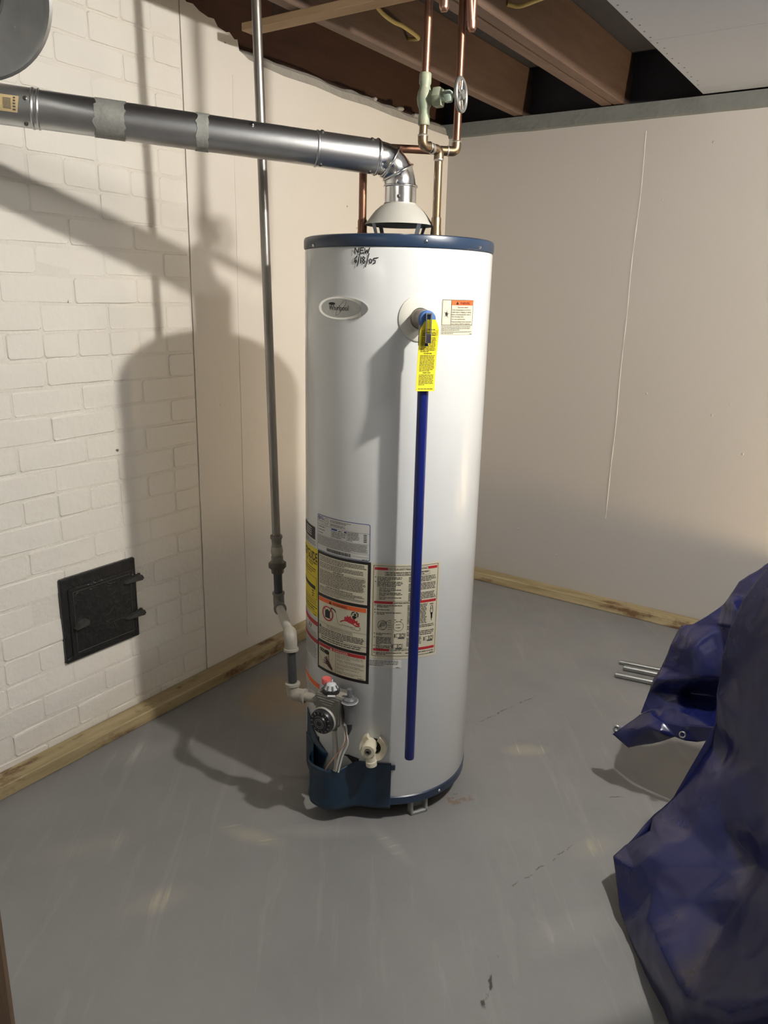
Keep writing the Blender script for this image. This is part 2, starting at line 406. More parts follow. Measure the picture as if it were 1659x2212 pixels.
    c = mixc(math_('MULTIPLY', rng(vor.outputs['Distance'], .022, .014), rng(noise_(3, 1), .52, .56)), c, (.07,.06,.05))
    L.new(c, b.inputs['Base Color'])
    L.new(rng(noise_(7, 4), .3, .7, .42, .60), b.inputs['Roughness'])
    bp = N.new('ShaderNodeBump'); bp.inputs['Strength'].default_value = .35; bp.inputs['Distance'].default_value = .003
    L.new(noise_(26, 6, .6), bp.inputs['Height']); L.new(bp.outputs[0], b.inputs['Normal'])
    return m
floor_mat = floor_material()

XW, YW = -1.964, 3.40           # faces of the left and the far wall
XR, YF = 2.9, -2.6              # right wall and the wall behind the viewer
ZC = 2.155                      # underside of joists
fl = MB().box(((XW-.2+XR)/2, (YF+YW+.2)/2, -.05), (XR-XW+.4, YW-YF+.4, .1)).build('floor', floor_mat, smooth=0)
tag(fl, 'grey painted concrete floor with pale scuffs and hairline cracks', 'floor', kind='structure')

# ================================================================== LEFT WALL (painted brick chimney part, then plaster)
SEAM = 1.787
wl = MB()
wl.box((XW-.0930, (YF+SEAM)/2, 1.17), (.18, SEAM-YF, 2.36))
wall_left = wl.build('wall_left', mortar_paint, smooth=0)
tag(wall_left, 'white painted brick wall with the black soot door, left of the water heater', 'wall', kind='structure')

# plaster stretch with a ragged upper edge
top = [(SEAM+.004,2.34),(1.80,2.215),(1.815,2.205),(1.84,2.207),(1.865,2.195),(1.90,2.188),(1.925,2.190),(1.94,2.172),(1.975,2.166),(1.99,2.170),
       (2.012,2.155),(2.025,2.158),(2.032,2.128),(2.05,2.122),(2.075,2.112),(2.12,2.108),(2.25,2.101),(2.42,2.105),(2.58,2.098),(2.75,2.104),(2.93,2.100),(3.11,2.103),(3.25,2.100),(YW+.1,2.102)]
left_edge = [(SEAM+.0022+.0022*noise.noise(Vector((z*9,1,3))), z) for z in [2.30-.04*i for i in range(58)]]
poly = left_edge + [(SEAM+.004,-.02), (YW+.1,-.02)] + top[::-1]
pw = MB().prism(poly, (XW,0,0), (0,1,0), (0,0,1), (1,0,0), -.19, 0.0)
plaster_part = pw.build('plaster_face', plaster, wall_left, smooth=30)
# sloping mortar ledge on top of the plaster, ragged
led = MB(); yy = 2.03; rings = []
while yy < YW+.1:
    j = noise.noise(Vector((yy*6,0,0)))*.010; k = noise.noise(Vector((yy*14,3,0)))*.012
    zf = 2.100 + noise.noise(Vector((yy*3,7,0)))*.006
    rings.append([Vector((XW-.18,yy,2.06)), Vector((XW-.012,yy,2.06)), Vector((XW-.004,yy,zf-.004)), Vector((XW-.015+k*.3,yy,2.132+j)), Vector((XW-.03,yy,2.146+j+k*.5)), Vector((XW-.18,yy,2.150))])
    yy += .025
led.rings(rings); led.build('mortar_ledge', ledge_mortar, wall_left, smooth=25)
# loose mortar lumps along the ledge
for y0, s in ((2.83,.014),(3.02,.03),(3.16,.045)):
    mb = MB(); mb.bevbox((XW-.030, y0, 2.146), (.03, s*1.5, .014), .006, ((1,.1,.1),(-.1,1,.15),(0,-.1,1)))
    mb.build('mortar_lump', ledge_mortar, wall_left)
# hairline vertical plaster seam (raised bead)
bead = MB(); bead.tube([(XW+.0002, 1.998+noise.noise(Vector((z*2,5,0)))*.006, z) for z in [i*.05+.1 for i in range(40)]], .0022, 6)
bead.build('plaster_seam', plaster, wall_left)

# bricks -----------------------------------------------------------
def brick_mesh(i, L, H):
    rnd = random.Random(100+i); pts = []
    def edge(a, b, n):
        for k in range(n):
            t = k/n; pts.append((a[0]+(b[0]-a[0])*t, a[1]+(b[1]-a[1])*t))
    l, h = L/2, H/2; c = .006
    edge((-l+c,-h),(l-c,-h),3); edge((l-c,-h),(l,-h+c),1); edge((l,-h+c),(l,h-c),1); edge((l,h-c),(l-c,h),1)
    edge((l-c,h),(-l+c,h),3); edge((-l+c,h),(-l,h-c),1); edge((-l,h-c),(-l,-h+c),1); edge((-l,-h+c),(-l+c,-h),1)
    n = len(pts); v = []; 
    for (a, b) in pts:
        j = (rnd.uniform(-.0022,.0022), rnd.uniform(-.0024,.0024)); v.append((-.0050, a+j[0]*.5, b+j[1]))
    for q, (a, b) in enumerate(pts):
        j = (rnd.uniform(-.0010,.0010), rnd.uniform(-.0012,.0012)); k = .0036
        v.append((rnd.uniform(-.0008,.0008), a+j[0]-math.copysign(min(k,abs(a)*.9),a)*(1 if abs(a)>l-.02 else .3), b+j[1]-math.copysign(k*.8,b)*(1 if abs(b)>h*.8 else .3)))
    f = [tuple(range(n, 2*n))]
    for q in range(n):
        r_ = (q+1) % n; f.append((q, r_, r_+n, q+n))
    me = bpy.data.meshes.new('brick'); me.from_pydata(v, [], f); me.validate()
    me.polygons.foreach_set('use_smooth', [False]*len(me.polygons)); me.materials.append(brick_paint)
    return me
BL, COURSE, J = .214, .0752, .0040
stretchers = [brick_mesh(i, BL-.0015, COURSE-J) for i in range(8)]
halves = [brick_mesh(20+i, BL/2-.0015, COURSE-J) for i in range(5)]
far_rows = MB()
DOOR = (1.2245, 1.4935, .286, .556)     # soot door y0,y1,z0,z1
rnd = random.Random(3)
for k in range(-20, 11):
    z0 = 1.4895 + COURSE*k
    zc = z0 + COURSE/2
    if zc < .02: continue
    hdr = (k % 6 == 2)
    y = SEAM - .002; first = True; off = (k % 2)
    while y > YF:
        if hdr: L = BL/2; ms = halves
        elif first and off: L = BL/2; ms = halves
        else: L = BL; ms = stretchers
        first = False
        yc = y - L/2; y -= L
        if zc > 2.31: continue
        if yc > .62:
            inside = DOOR[0]+.02 < yc < DOOR[1]-.02 and DOOR[2]+.02 < zc < DOOR[3]-.02
            if inside: continue
            o = bpy.data.objects.new('brick', rnd.choice(ms)); col.objects.link(o); o.parent = wall_left
            p = Vector((XW + rnd.uniform(-.0022,.0010), yc + rnd.uniform(-.0015,.0015), zc + rnd.uniform(-.0015,.0015) + .002*math.sin(yc*5+k)))
            o.location = p - wloc(wall_left)
            o.rotation_euler = (rnd.uniform(-.012,.012), rnd.uniform(-.022,.014), rnd.uniform(-.008,.008))
        else:
            far_rows.bevbox((XW-.006, yc, zc), (.012, L-J, COURSE-J), .004)
fr = far_rows.build('brick_rows', brick_paint, wall_left, smooth=0); fr['kind'] = 'stuff'

# ================================================================== FAR WALL
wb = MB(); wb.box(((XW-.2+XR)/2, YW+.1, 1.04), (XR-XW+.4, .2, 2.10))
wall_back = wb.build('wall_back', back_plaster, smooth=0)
tag(wall_back, 'smooth beige painted wall behind the water heater', 'wall', kind='structure')
ws = MB(); rings = []; xx = XW-.1
while xx < XR+.1:
    j = noise.noise(Vector((xx*5,1,0)))*.006; k = noise.noise(Vector((xx*9,4,0)))*.005
    rings.append([Vector((xx,YW+.2,2.085)), Vector((xx,YW-.001,2.088+j)), Vector((xx,YW-.008+k*.4,2.094+j)), Vector((xx,YW-.006,2.150)), Vector((xx,YW+.2,2.152))])
    xx += .04
ws.rings(rings); ws.build('sill_band', concrete_raw, wall_back, smooth=30)
bead = MB(); bead.tube([(-1.049+noise.noise(Vector((z*3,9,0)))*.007, YW-.0003, z) for z in [i*.025+.42 for i in range(66)]], [max(.0006, .0018+.0022*noise.noise(Vector((i*.37,2,8)))) for i in range(66)], 6)
bead.build('plaster_seam', seam_paint, wall_back)
rn = random.Random(5)
for q in range(16):     # small blisters in the paint
    x0 = rn.uniform(-1.75,-.2); z0 = rn.choice([rn.uniform(.75,1.05), rn.uniform(.1,.3), rn.uniform(1.7,2.0)]); s = rn.uniform(.003,.006)
    MB().lathe([(s,0),(s*.8,.0012),(s*.3,.002)], (x0,YW-.0002,z0), (0,-1,0), 8).build('paint_blister', back_plaster, wall_back)
wr = MB().box((XR+.1, (YF+YW)/2, 1.17), (.2, YW-YF, 2.36)).build('wall_right', other_wall, smooth=0)
tag(wr, 'plain painted basement wall at the right end of the room', 'wall', kind='structure')
wf = MB().box(((XW+XR)/2, YF-.1, 1.17), (XR-XW+.6, .2, 2.36)).build('wall_front', other_wall, smooth=0)
tag(wf, 'plain painted basement wall behind the viewer', 'wall', kind='structure')

# ================================================================== CEILING
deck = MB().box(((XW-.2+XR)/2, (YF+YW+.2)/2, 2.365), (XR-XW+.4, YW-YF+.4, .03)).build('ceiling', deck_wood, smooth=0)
tag(deck, 'dark wooden subfloor with brown joists and a white sheet overhead', 'ceiling', kind='structure')
def joist(x0, x1, y0=YF, y1=YW+.12, m=joist_wood, z0=ZC):
    return MB().bevbox(((x0+x1)/2, (y0+y1)/2, (z0+2.35)/2), (x1-x0, y1-y0, 2.35-z0), .003).build('joist', m, deck, smooth=0)
joist(-1.642, -1.598)
joist(-1.246, -1.202); joist(-1.197, -1.153)
joist(-2.10, -2.045, m=rim_wood, z0=2.14)
xs = -.80
while xs < XR: joist(xs, xs+.044, z0=2.17); xs += .4
# far rim boards above the sill
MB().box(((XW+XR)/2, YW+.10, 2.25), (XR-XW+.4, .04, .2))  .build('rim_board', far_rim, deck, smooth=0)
MB().bevbox((-1.49, 1.93, 2.143), (.68, .052, .022), .002).build('furring_strip', strip_wood, deck, smooth=0)
MB().bevbox((-1.70, 1.965, 2.19), (.10, .03, .07), .002).build('blocking', joist_wood, deck, smooth=0)
# white ceiling sheet
for (y0, y1) in ((YF, .28), (.283, 2.665), (2.668, 3.30), (3.303, YW-.004)):
    x0 = -.845
    MB().bevbox(((x0+XR)/2, (y0+y1)/2, 2.1605), (XR-x0, y1-y0, .009), .0012).build('ceiling_panel', panel_white, deck, smooth=0)
for q in range(22):
    MB().lathe([(.0035,0),(.0028,.0012)], (-.825+random.uniform(-.006,.006), 1.95+q*.062, 2.1562), (0,0,-1), 8).build('nail_head', steel_dark, deck)

# ================================================================== LUMBER AT THE FOOT OF THE WALLS
bl = MB().bevbox(((XW+.0005-1.893)/2+.0, (.20+YW)/2, .0205), (abs(XW+.0005+1.893), YW-.20-.004, .041), .003).build('baseboard_left', board_y, smooth=0)
tag(bl, 'knotty treated lumber lying along the foot of the brick wall', 'lumber', kind='structure')
bb = MB().bevbox(((-1.888+1.6)/2, YW-.0375, .0205), (1.6+1.888, .073, .041), .003).build('baseboard_back', board_x, smooth=0)
tag(bb, 'treated lumber lying along the foot of the beige wall', 'lumber', kind='structure')

# ================================================================== WATER HEATER
AX = Vector((-1.1115, 1.698)); R0 = .2335; TH0 = math.atan2(-1.698, 1.1115)
def A3(z): return Vector((AX.x, AX.y, z))
def cylp(u, v, off=0.):
    th = TH0 + u/R0
    return Vector((AX.x + (R0+off)*math.cos(th), AX.y + (R0+off)*math.sin(th), v))
def rad(u): th = TH0 + u/R0; return Vector((math.cos(th), math.sin(th), 0))
def tng(u): th = TH0 + u/R0; return Vector((-math.sin(th), math.cos(th), 0))
heater = empty('water_heater', A3(0), 'tall white gas water heater with navy top and base, standing on the grey floor', 'water heater')
Rr = R0
body = MB().lathe([(Rr-.012,.072),(Rr-.003,.073),(Rr,.081),(Rr,1.480),(Rr-.001,1.484),(Rr-.004,1.487),(Rr-.012,1.488)], A3(0), n=96).build('tank_body', enamel, heater)
top = MB().lathe([(Rr-.020,1.486),(Rr+.0012,1.486),(Rr+.0025,1.489),(Rr+.0025,1.505),(Rr+.0005,1.511),(Rr-.006,1.5135),(Rr-.02,1.514),(.05,1.518),(.001,1.518)], A3(0), n=96).build('top_cap', navy, heater)
base = MB().lathe([(Rr-.03,.049),(Rr-.004,.049),(Rr+.001,.052),(Rr+.0015,.074),(Rr-.002,.077),(Rr-.03,.077)], A3(0), n=96).build('base_ring', navy, heater)
MB().lathe([(Rr-.035,.038),(Rr-.028,.038),(Rr-.028,.072),(.01,.072)], A3(0), n=64, cap0=True).build('base_pan', dark_in, heater)
for u, z in ((.165,.064),(-.16,.064),(.215,1.494),(-.235,1.490),(.06,1.4985)):
    n = rad(u); MB().lathe([(.0042,0),(.0042,.001),(.003,.003),(.001,.0036)], cylp(u, z, .002), n, 10).build('screw', chrome, heater)
# feet: bent metal straps
for a in (TH0 + .47, TH0 + 2.56, TH0 - 1.62):
    n = Vector((math.cos(a), math.sin(a), 0)); t = Vector((-n.y, n.x, 0)); c = A3(0) + n*(R0-.024)
    mb = MB(); ax = (t, n, Vector((0,0,1)))
    for sx in (-1, 1): mb.bevbox(c + t*sx*.0225 + Vector((0,0,.025)), (.008,.024,.050), .0022, ax)
    mb.bevbox(c + Vector((0,0,.005)), (.053,.024,.009), .0022, ax); mb.bevbox(c + Vector((0,0,.046)), (.053,.024,.007), .0022, ax)
    mb.bevbox(c - n*.010 + Vector((0,0,.025)), (.038,.003,.044), .001, ax)
    mb.build('foot', leg_grey, heater)

# ---- draft hood
hood = MB()
prof = [(.0395,1.600),(.0400,1.597),(.048,1.592),(.060,1.582),(.070,1.570),(.078,1.559),(.0855,1.550),(.0865,1.5485)]
inner = [(.083,1.549),(.074,1.558),(.060,1.572),(.04,1.580),(.037,1.59),(.037,1.600)]
hd = MB().lathe(prof+inner, A3(0), n=48, closed=True).build('draft_hood', hood_paint, heater)
for k in range(4):
    a = TH0 + R(45) + k*math.pi/2 - R(8); n = Vector((math.cos(a), math.sin(a), 0)); t = Vector((-n.y, n.x, 0))
    p0 = A3(1.515) + n*.066; p1 = A3(1.552) + n*.080
    d = (p1-p0); L_ = d.length; d.normalize(); q = d.cross(t)
    MB().bevbox((p0+p1)/2, (.0125, .0022, L_), .0006, (t, q, d)).build('hood_leg', galv, hd)
MB().lathe([(.045,1.517),(.045,1.521),(.037,1.524),(.037,1.519)], A3(0), n=32, closed=True).build('flue_outlet', dark_in, heater)

# ---- mapped label geometry helpers
class Lab:
    """flat artwork in (u, z) wrapped onto the tank"""
    def __init__(s, mapf=None): s.mb = {}; s.mapf = mapf or cylp; s.rnd = random.Random(11)
    def _m(s, m): return s.mb.setdefault(m, MB())
    def rect(s, m, u0, u1, z0, z1, off, step=.008):
        n = max(1, int(math.ceil((u1-u0)/step))); vs = []; fs = []
        for i in range(n+1):
            u = u0 + (u1-u0)*i/n; vs += [s.mapf(u, z0, off), s.mapf(u, z1, off)]
        for i in range(n): a = 2*i; fs.append((a, a+2, a+3, a+1))
        s._m(m).add(vs, fs); return s
    def frame(s, m, u0, u1, z0, z1, wd, off):
        s.rect(m,u0,u1,z0,z0+wd,off); s.rect(m,u0,u1,z1-wd,z1,off); s.rect(m,u0,u0+wd,z0,z1,off); s.rect(m,u1-wd,u1,z0,z1,off); return s
    def rrect(s, m, u0, u1, z0, z1, r, off):
        cz = []
        n = 6
        s.rect(m, u0+r, u1-r, z0, z1, off); 
        for (cu, sg) in ((u0+r,-1),(u1-r,1)):
            for i in range(n):
                a0 = math.pi/2*i/n; a1 = math.pi/2*(i+1)/n
                ua, ub = cu+sg*r*math.sin(a0), cu+sg*r*math.sin(a1)
                ha, hb = (z1-z0)/2-r+r*math.cos(a0), (z1-z0)/2-r+r*math.cos(a1); zc = (z0+z1)/2
                q = [s.mapf(ua, zc-ha, off), s.mapf(ub, zc-hb, off), s.mapf(ub, zc+hb, off), s.mapf(ua, zc+ha, off)]
                s._m(m).add(q if sg > 0 else q[::-1], [(0,1,2,3)])
        return s
    def poly(s, m, pts, off): s._m(m).add([s.mapf(u, z, off) for u, z in pts], [tuple(range(len(pts)))]); return s
    def ellipse(s, m, cu, cz, ru, rz, off, n=40, u_lo=None, u_hi=None, rows=16):
        for i in range(rows):
            a0, a1 = -math.pi/2+math.pi*i/rows, -math.pi/2+math.pi*(i+1)/rows
            ua, ub = cu+ru*math.sin(a0), cu+ru*math.sin(a1); ha, hb = rz*math.cos(a0), rz*math.cos(a1)
            if u_lo is not None and ub <= u_lo: continue
            if u_hi is not None and ua >= u_hi: continue
            if u_lo is not None and ua < u_lo: ua = u_lo; ha = rz*math.sqrt(max(0,1-((ua-cu)/ru)**2))
            if u_hi is not None and ub > u_hi: ub = u_hi; hb = rz*math.sqrt(max(0,1-((ub-cu)/ru)**2))
            s._m(m).add([s.mapf(ua,cz-ha,off), s.mapf(ub,cz-hb,off), s.mapf(ub,cz+hb,off), s.mapf(ua,cz+ha,off)], [(0,1,2,3)])
        return s
    def ring(s, m, cu, cz, ru, rz, wd, off, n=40, a0=0, a1=2*math.pi, rot=0.):
        vs = []; fs = []; cr, sr = math.cos(rot), math.sin(rot)
        for i in range(n+1):
            a = a0+(a1-a0)*i/n
            for q in (0, wd):
                x, y = (ru-q)*math.cos(a), (rz-q)*math.sin(a); vs.append(s.mapf(cu+x*cr-y*sr, cz+x*sr+y*cr, off))
        for i in range(n): b = 2*i; fs.append((b, b+2, b+3, b+1))
        s._m(m).add(vs, fs); return s
    def line(s, m, pts, wd, off):
        for a, b in zip(pts[:-1], pts[1:]):
            dx, dz = b[0]-a[0], b[1]-a[1]; l = math.hypot(dx, dz) or 1e-6; nx, nz = -dz/l*wd/2, dx/l*wd/2; ex, ez = dx/l*wd*.3, dz/l*wd*.3
            s._m(m).add([s.mapf(a[0]-ex+nx,a[1]-ez+nz,off), s.mapf(a[0]-ex-nx,a[1]-ez-nz,off), s.mapf(b[0]+ex-nx,b[1]+ez-nz,off), s.mapf(b[0]+ex+nx,b[1]+ez+nz,off)], [(0,1,2,3)])
        return s
    def words(s, m, u0, u1, z, h, off, fill=1.0):
        """one line of print too small to read: a run of word-shaped strokes"""
        u = u0; end = u0 + (u1-u0)*fill
        while u < end - h*.5:
            l = min(h*s.rnd.uniform(1.0, 4.2), end-u)
            s.rect(m, u, u+l, z-h*.34+s.rnd.uniform(-.04,.04)*h, z+h*.30, off, .02); u += l + h*s.rnd.uniform(.35,.6)
        return s
    def para(s, m, u0, u1, z1, n, pitch, h, off, last=.6):
        for i in range(n): s.words(m, u0, u1, z1-pitch*(i+.5), h, off, last if i == n-1 else s.rnd.uniform(.93,1.))
        return s
    def text(s, m, body, u, z, size, off, align='LEFT', sx=1.0, width=None, bold=0., shear=0.):
        vs, fs, wd = glyphs(body, bold)
        k = size; kx = size*sx
        if width: kx = width/max(wd, 1e-6)
        u0 = u - (wd*kx/2 if align == 'CENTER' else wd*kx if align == 'RIGHT' else 0)
        s._m(m).add([s.mapf(u0+p[0]*kx+p[1]*k*shear, z+p[1]*k, off) for p in vs], fs); return s
    def build(s, name, parent, label=None):
        """the sheet is the part, each ink a sub-part"""
        first = None
        for m, mb in s.mb.items():
            if first is None:
                first = mb.build(name, m, parent, smooth=0)
                if name in ('handwritten_date','tag_print'): first['kind'] = 'stuff'
                if label: first['label'] = label
            else:
                mb.build('print', m, first, smooth=0)['kind'] = 'stuff'
        return first

_gl = {}
def glyphs(body, bold=0.):
    key = (body, bold)
    if key in _gl: return _gl[key]
    cu = bpy.data.curves.new('lettering', 'FONT'); cu.body = body; cu.size = 1.0; cu.resolution_u = 3; cu.offset = bold
    ob = bpy.data.objects.new('lettering', cu); col.objects.link(ob)
    bpy.context.view_layer.update()
    ev = ob.evaluated_get(bpy.context.evaluated_depsgraph_get()); me = ev.to_mesh()
    vs = [(v.co.x, v.co.y) for v in me.vertices]; fs = [tuple(p.vertices) for p in me.polygons]
    ev.to_mesh_clear(); bpy.data.objects.remove(ob); bpy.data.curves.remove(cu)
    x0 = min(v[0] for v in vs); x1 = max(v[0] for v in vs)
    _gl[key] = ([(v[0]-x0, v[1]) for v in vs], fs, x1-x0)
    return _gl[key]

# ---- hand-written date in black marker
HW = Lab()
def strokes(lst, u, z, k):
    for st in lst: HW.line(ink, [(u+x*k, z+y*k) for x, y in st]  , .0021, .0012)
k = .0115
x = -.1015; zt = 1.4705
for st in ([[(0,0),(.1,1),(.75,.05),(.95,1.05)]], [[(1.95,1.0),(1.25,.95),(1.15,.02),(1.95,.05)],[(1.2,.5),(1.8,.52)]], [[(2.15,.9),(2.3,0),(2.6,.6),(2.8,0),(3.15,1.0)]]): strokes(st, x, zt, k)
zt = 1.4500
strokes([[(.5,1.25),(.12,.8),(.0,.3),(.25,.0),(.5,.25),(.35,.5),(.05,.35)]], x, zt, k)
strokes([[(.55,-.65),(1.15,1.75)]], x, zt, k)
strokes([[(1.3,-.05),(1.38,1.15)]], x, zt, k)
strokes([[(2.15,.95),(1.9,1.15),(1.7,.85),(1.95,.6),(2.2,.25),(2.0,-.1),(1.75,.15),(1.95,.55),(2.2,.95)]], x, zt, k)
strokes([[(2.35,-.75),(3.05,1.75)]], x, zt, k)
strokes([[(3.3,.75),(3.05,.4),(3.2,-.05),(3.55,.05),(3.65,.55),(3.3,.75)]], x, zt, k)
strokes([[(4.9,1.0),(4.0,.85),(3.95,.5),(4.35,.45),(4.3,.0),(3.9,-.12)]], x, zt, k)
HW.build('handwritten_date', body, 'handwritten black marker note')

# ---- oval badge
B = Lab(); cu, cz = -.138, 1.3505
B.ellipse(badge_rim, cu, cz, .0720, .0255, .0030, rows=40)
B.ellipse(badge_silver, cu-.003, cz, .0575, .0215, .0038, rows=40)
B.ellipse(grey_print, cu, cz, .0700, .0245, .0036, rows=60, u_lo=cu+.0555)
B.ellipse(ink, cu-.0235, cz+.0095, .0105, .0032, .0042, rows=14)
B.text(ink, 'Whirlpool', cu-.0325, cz-.0052, .0168, .0043, width=.0565)
B.ring(ink_grey, cu+.003, cz+.0005, .0225, .0058, .0007, .0041, rot=R(50))
bd = B.build('badge', heater, 'silver oval maker badge')
# badge skirt gives it thickness
sk = MB(); n = 60
sk.rings([[cylp(cu+.072*math.cos(2*math.pi*i/n), cz+.0255*math.sin(2*math.pi*i/n), o) for i in range(n)] for o in (.0002,.0030)], False, False)
sk.build('badge_edge', badge_rim, bd, smooth=0)

# ---- relief valve with escutcheon
eu, ez = .0527, 1.3326
es = MB(); n = 48
es.rings([[cylp(eu+r_*math.cos(2*math.pi*i/n), ez+r_*1.06*math.sin(2*math.pi*i/n), o) for i in range(n)] for r_, o in ((.0495,.0002),(.0490,.0022),(.0470,.0034),(.0300,.0042),(.0225,.0042))], False, False)
es.build('escutcheon', mat('pale_escutcheon', (.74,.73,.66), .3, coat=.2), heater)
nv = rad(.051); vb = cylp(.0515, 1.3330)
valve = MB().lathe([(.0215,-.004),(.0215,.030),(.0195,.033),(.0185,.062)], vb, nv, 28).build('relief_valve', brass_grey, heater)
MB().tube([vb + nv*.0585 + Vector((0,0,-.010)), vb + nv*.0585 + Vector((0,0,-.046))], .0150, 20).build('outlet', brass_grey, valve)
capo = vb + nv*.058
bc = MB().lathe([(.0185,0),(.0192,.004),(.0192,.014),(.017,.0175),(.011,.0185),(.001,.0185)], capo, nv, 28).build('valve_cap', cap_blue, valve)
t_ = tng(.051); upv = Vector((0,0,1))
lev = MB(); ax = (t_, nv, upv)
lc = capo + nv*.024
for sx in (-1,1): lev.bevbox(lc + t_*sx*.0052 + upv*(-.018), (.0026,.010,.064), .0008, ax)
lev.bevbox(lc + nv*.0045 + upv*(-.040), (.0125,.0022,.020), .0008, ax)
lev.bevbox(lc + upv*.012, (.0125,.010,.003), .0008, ax)
lev.build('lever', chrome, valve)

# ---- warning sticker right of the valve
S = Lab(); o1, o2, o3 = .0005, .0008, .0011
S.rect(paper_cream, .1050, .2040, 1.2965, 1.3760, o1)
S.frame(ink, .1062, .2025, 1.3180, 1.3752, .0011, o2)
S.rect(orange_ink, .1318, .2012, 1.3632, 1.3743, o2); S.rect(ink, .1306, .1317, 1.3185, 1.3745, o3)
S.poly(ink, [(.1435,1.3648),(.1525,1.3648),(.1480,1.3722)], o3); S.text(ink, 'WARNING', .1560, 1.3650, .0088, o3, width=.034, bold=.01)
S.text(ink, 'Explosion hazard', .1665, 1.3572, .0052, o3, 'CENTER', width=.034)
for z, t, wd in ((1.3515,'If the temperature and pressure',.0605),(1.3463,'relief valve is dripping or leaking,',.0625),(1.3411,'have a licensed plumber repair it.',.0620),
                 (1.3362,'Do not plug valve.',.037),(1.3305,'Do not remove valve.',.042),(1.3248,'Failure to follow these instructions',.0640),(1.3203,'can result in death or explosion.',.0610)):
    S.text(ink, t, .1332, z, .0050, o3, width=wd)
S.para(ink_grey, .1060, .2000, 1.3165, 3, .0036, .0020, o3, .55); S.para(ink_grey, .1060, .2010, 1.3050, 2, .0034, .0018, o3, .35)
S.words(ink_grey, .1930, .2020, 1.2980, .0022, o3)
star = []
for i in range(20):
    a = 2*math.pi*i/20 + .2; r_ = (.0105 if i % 4 == 0 else .0062 if i % 2 == 0 else .0030); star.append((.1183+r_*math.cos(a)*.8, 1.3435+r_*math.sin(a)))
S.mb[ink].add([cylp(.1183,1.3435,o3)] + [cylp(u,z,o3) for u,z in star], [(0,i+1,(i+1)%20+1) for i in range(20)])
S.build('warning_sticker', heater, 'cream and orange warning sticker')

# ---- rating plate
S = Lab(); u0, u1, z0, z1 = -.2190, -.0505, .7455, .8415
S.rrect(blue_ink, u0, u1, z0, z1, .005, o1); S.rrect(paper_grey, u0+.0016, u1-.0016, z0+.0016, z1-.0016, .004, o2)
W_ = u1-u0
def U(f): return u0+W_*f
def Zf(f): return z1-(z1-z0)*f
S.ellipse(blue_ink, U(.05), Zf(.085), .0048, .0048, o3, rows=12); S.ellipse(paper_grey, U(.05), Zf(.085), .0018, .0022, .0014, rows=8)
S.words(blue_ink, U(.085), U(.16), Zf(.055), .0034, o3); S.words(blue_ink, U(.085), U(.17), Zf(.10), .0034, o3)
S.ring(ink_grey, U(.225), Zf(.13), .0078, .0082, .0008, o3); S.rect(ink_grey, U(.222), U(.228), Zf(.155), Zf(.10), o3)
S.para(ink_grey, U(.31), U(.72), Zf(.05), 2, .0034, .0022, o3, .75); S.para(ink_grey, U(.31), U(.60), Zf(.15), 2, .0036, .0024, o3, 1.0)
S.words(ink_grey, U(.02), U(.16), Zf(.165), .0022, o3)
S.rect(ink_grey, U(.01), U(.99), Zf(.262), Zf(.255), o3)
for f in (.335, .625): S.rect(ink_grey, U(f), U(f)+.0007, Zf(.55), Zf(.26), o3)
S.rect(ink_grey, U(.01), U(.99), Zf(.556), Zf(.550), o3)
S.para(ink, U(.03), U(.20), Zf(.28), 3, .0078, .0024, o3, .7)
S.rect(blue_ink, U(.345), U(.45), Zf(.32), Zf(.275), o3); S.words(ink, U(.47), U(.56), Zf(.31), .0030, o3); S.rect(blue_ink, U(.58), U(.62), Zf(.325), Zf(.28), o3)
S.para(ink, U(.35), U(.61), Zf(.34), 4, .0042, .0024, o3, .7)
S.para(ink, U(.64), U(.83), Zf(.27), 6, .0040, .0022, o3, .4)
for q in range(5): S.words(ink, U(.90), U(.95), Zf(.30+.045*q), .0030, o3)
S.para(ink, U(.02), U(.98), Zf(.565), 8, .0030, .0017, o3, .7)
S.rect(ink_grey, U(.01), U(.99), Zf(.822), Zf(.818), o3)
u = U(.24); rb = random.Random(4)
while u < U(.70):
    wd = rb.uniform(.0006,.0020); S.rect(ink, u, u+wd, Zf(.95), Zf(.86), o3); u += wd + rb.uniform(.0006,.0014)
S.rect(ink_grey, U(.72), U(.99), Zf(.905), Zf(.900), o3); S.words(ink_grey, U(.88), U(.97), Zf(.965), .0022, o3)
S.build('rating_plate', heater, 'silver rating label with a thin blue border and barcode')

# ---- black framed warning panel
S = Lab(); u0, u1, z0, z1 = -.2177, -.0475, .4100, .7440
S.rect(ink, u0, u1, z0, z1, o1)
p0, p1 = u0+.0062, u1-.0078
S.rect(paper_cream, p0, p1, .6290, .7365, o2); S.rect(paper_cream, p0, p1, .4978, .6205, o2); S.rect(paper_cream, p0, p1, .4185, .4895, o2)
o3 = .0011; o4 = .0014
S.para(ink, p0+.004, p1-.003, .7345, 4, .0040, .0025, o3); S.para(ink, p0+.004, p1-.003, .7172, 4, .0038, .0024, o3, .55)
S.rect(ink_grey, p0+.004, p0+.045, .6988, .6994, o3); S.words(ink, p0+.056, p0+.090, .6990, .0030, o3); S.rect(ink_grey, p0+.094, p1-.006, .6988, .6994, o3)
S.para(ink, p0+.004, p1-.003, .6965, 12, .0033, .0023, o3, .5)
S.words(ink, p0+.03, p1-.04, .6535, .0028, o3); S.para(ink, p0+.004, p1-.003, .6510, 3, .0034, .0022, o3, .8); S.para(ink_grey, p0+.002, p1-.003, .6405, 3, .0030, .0018, o3, .5)
S.rect(orange_ink, p0+.001, p1-.002, .6080, .6195, o3)
S.poly(ink, [(p0+.042,.6095),(p0+.052,.6095),(p0+.047,.6180)], o4); S.text(ink, 'WARNING', p0+.056, .6095, .0092, o4, width=.045, bold=.01)
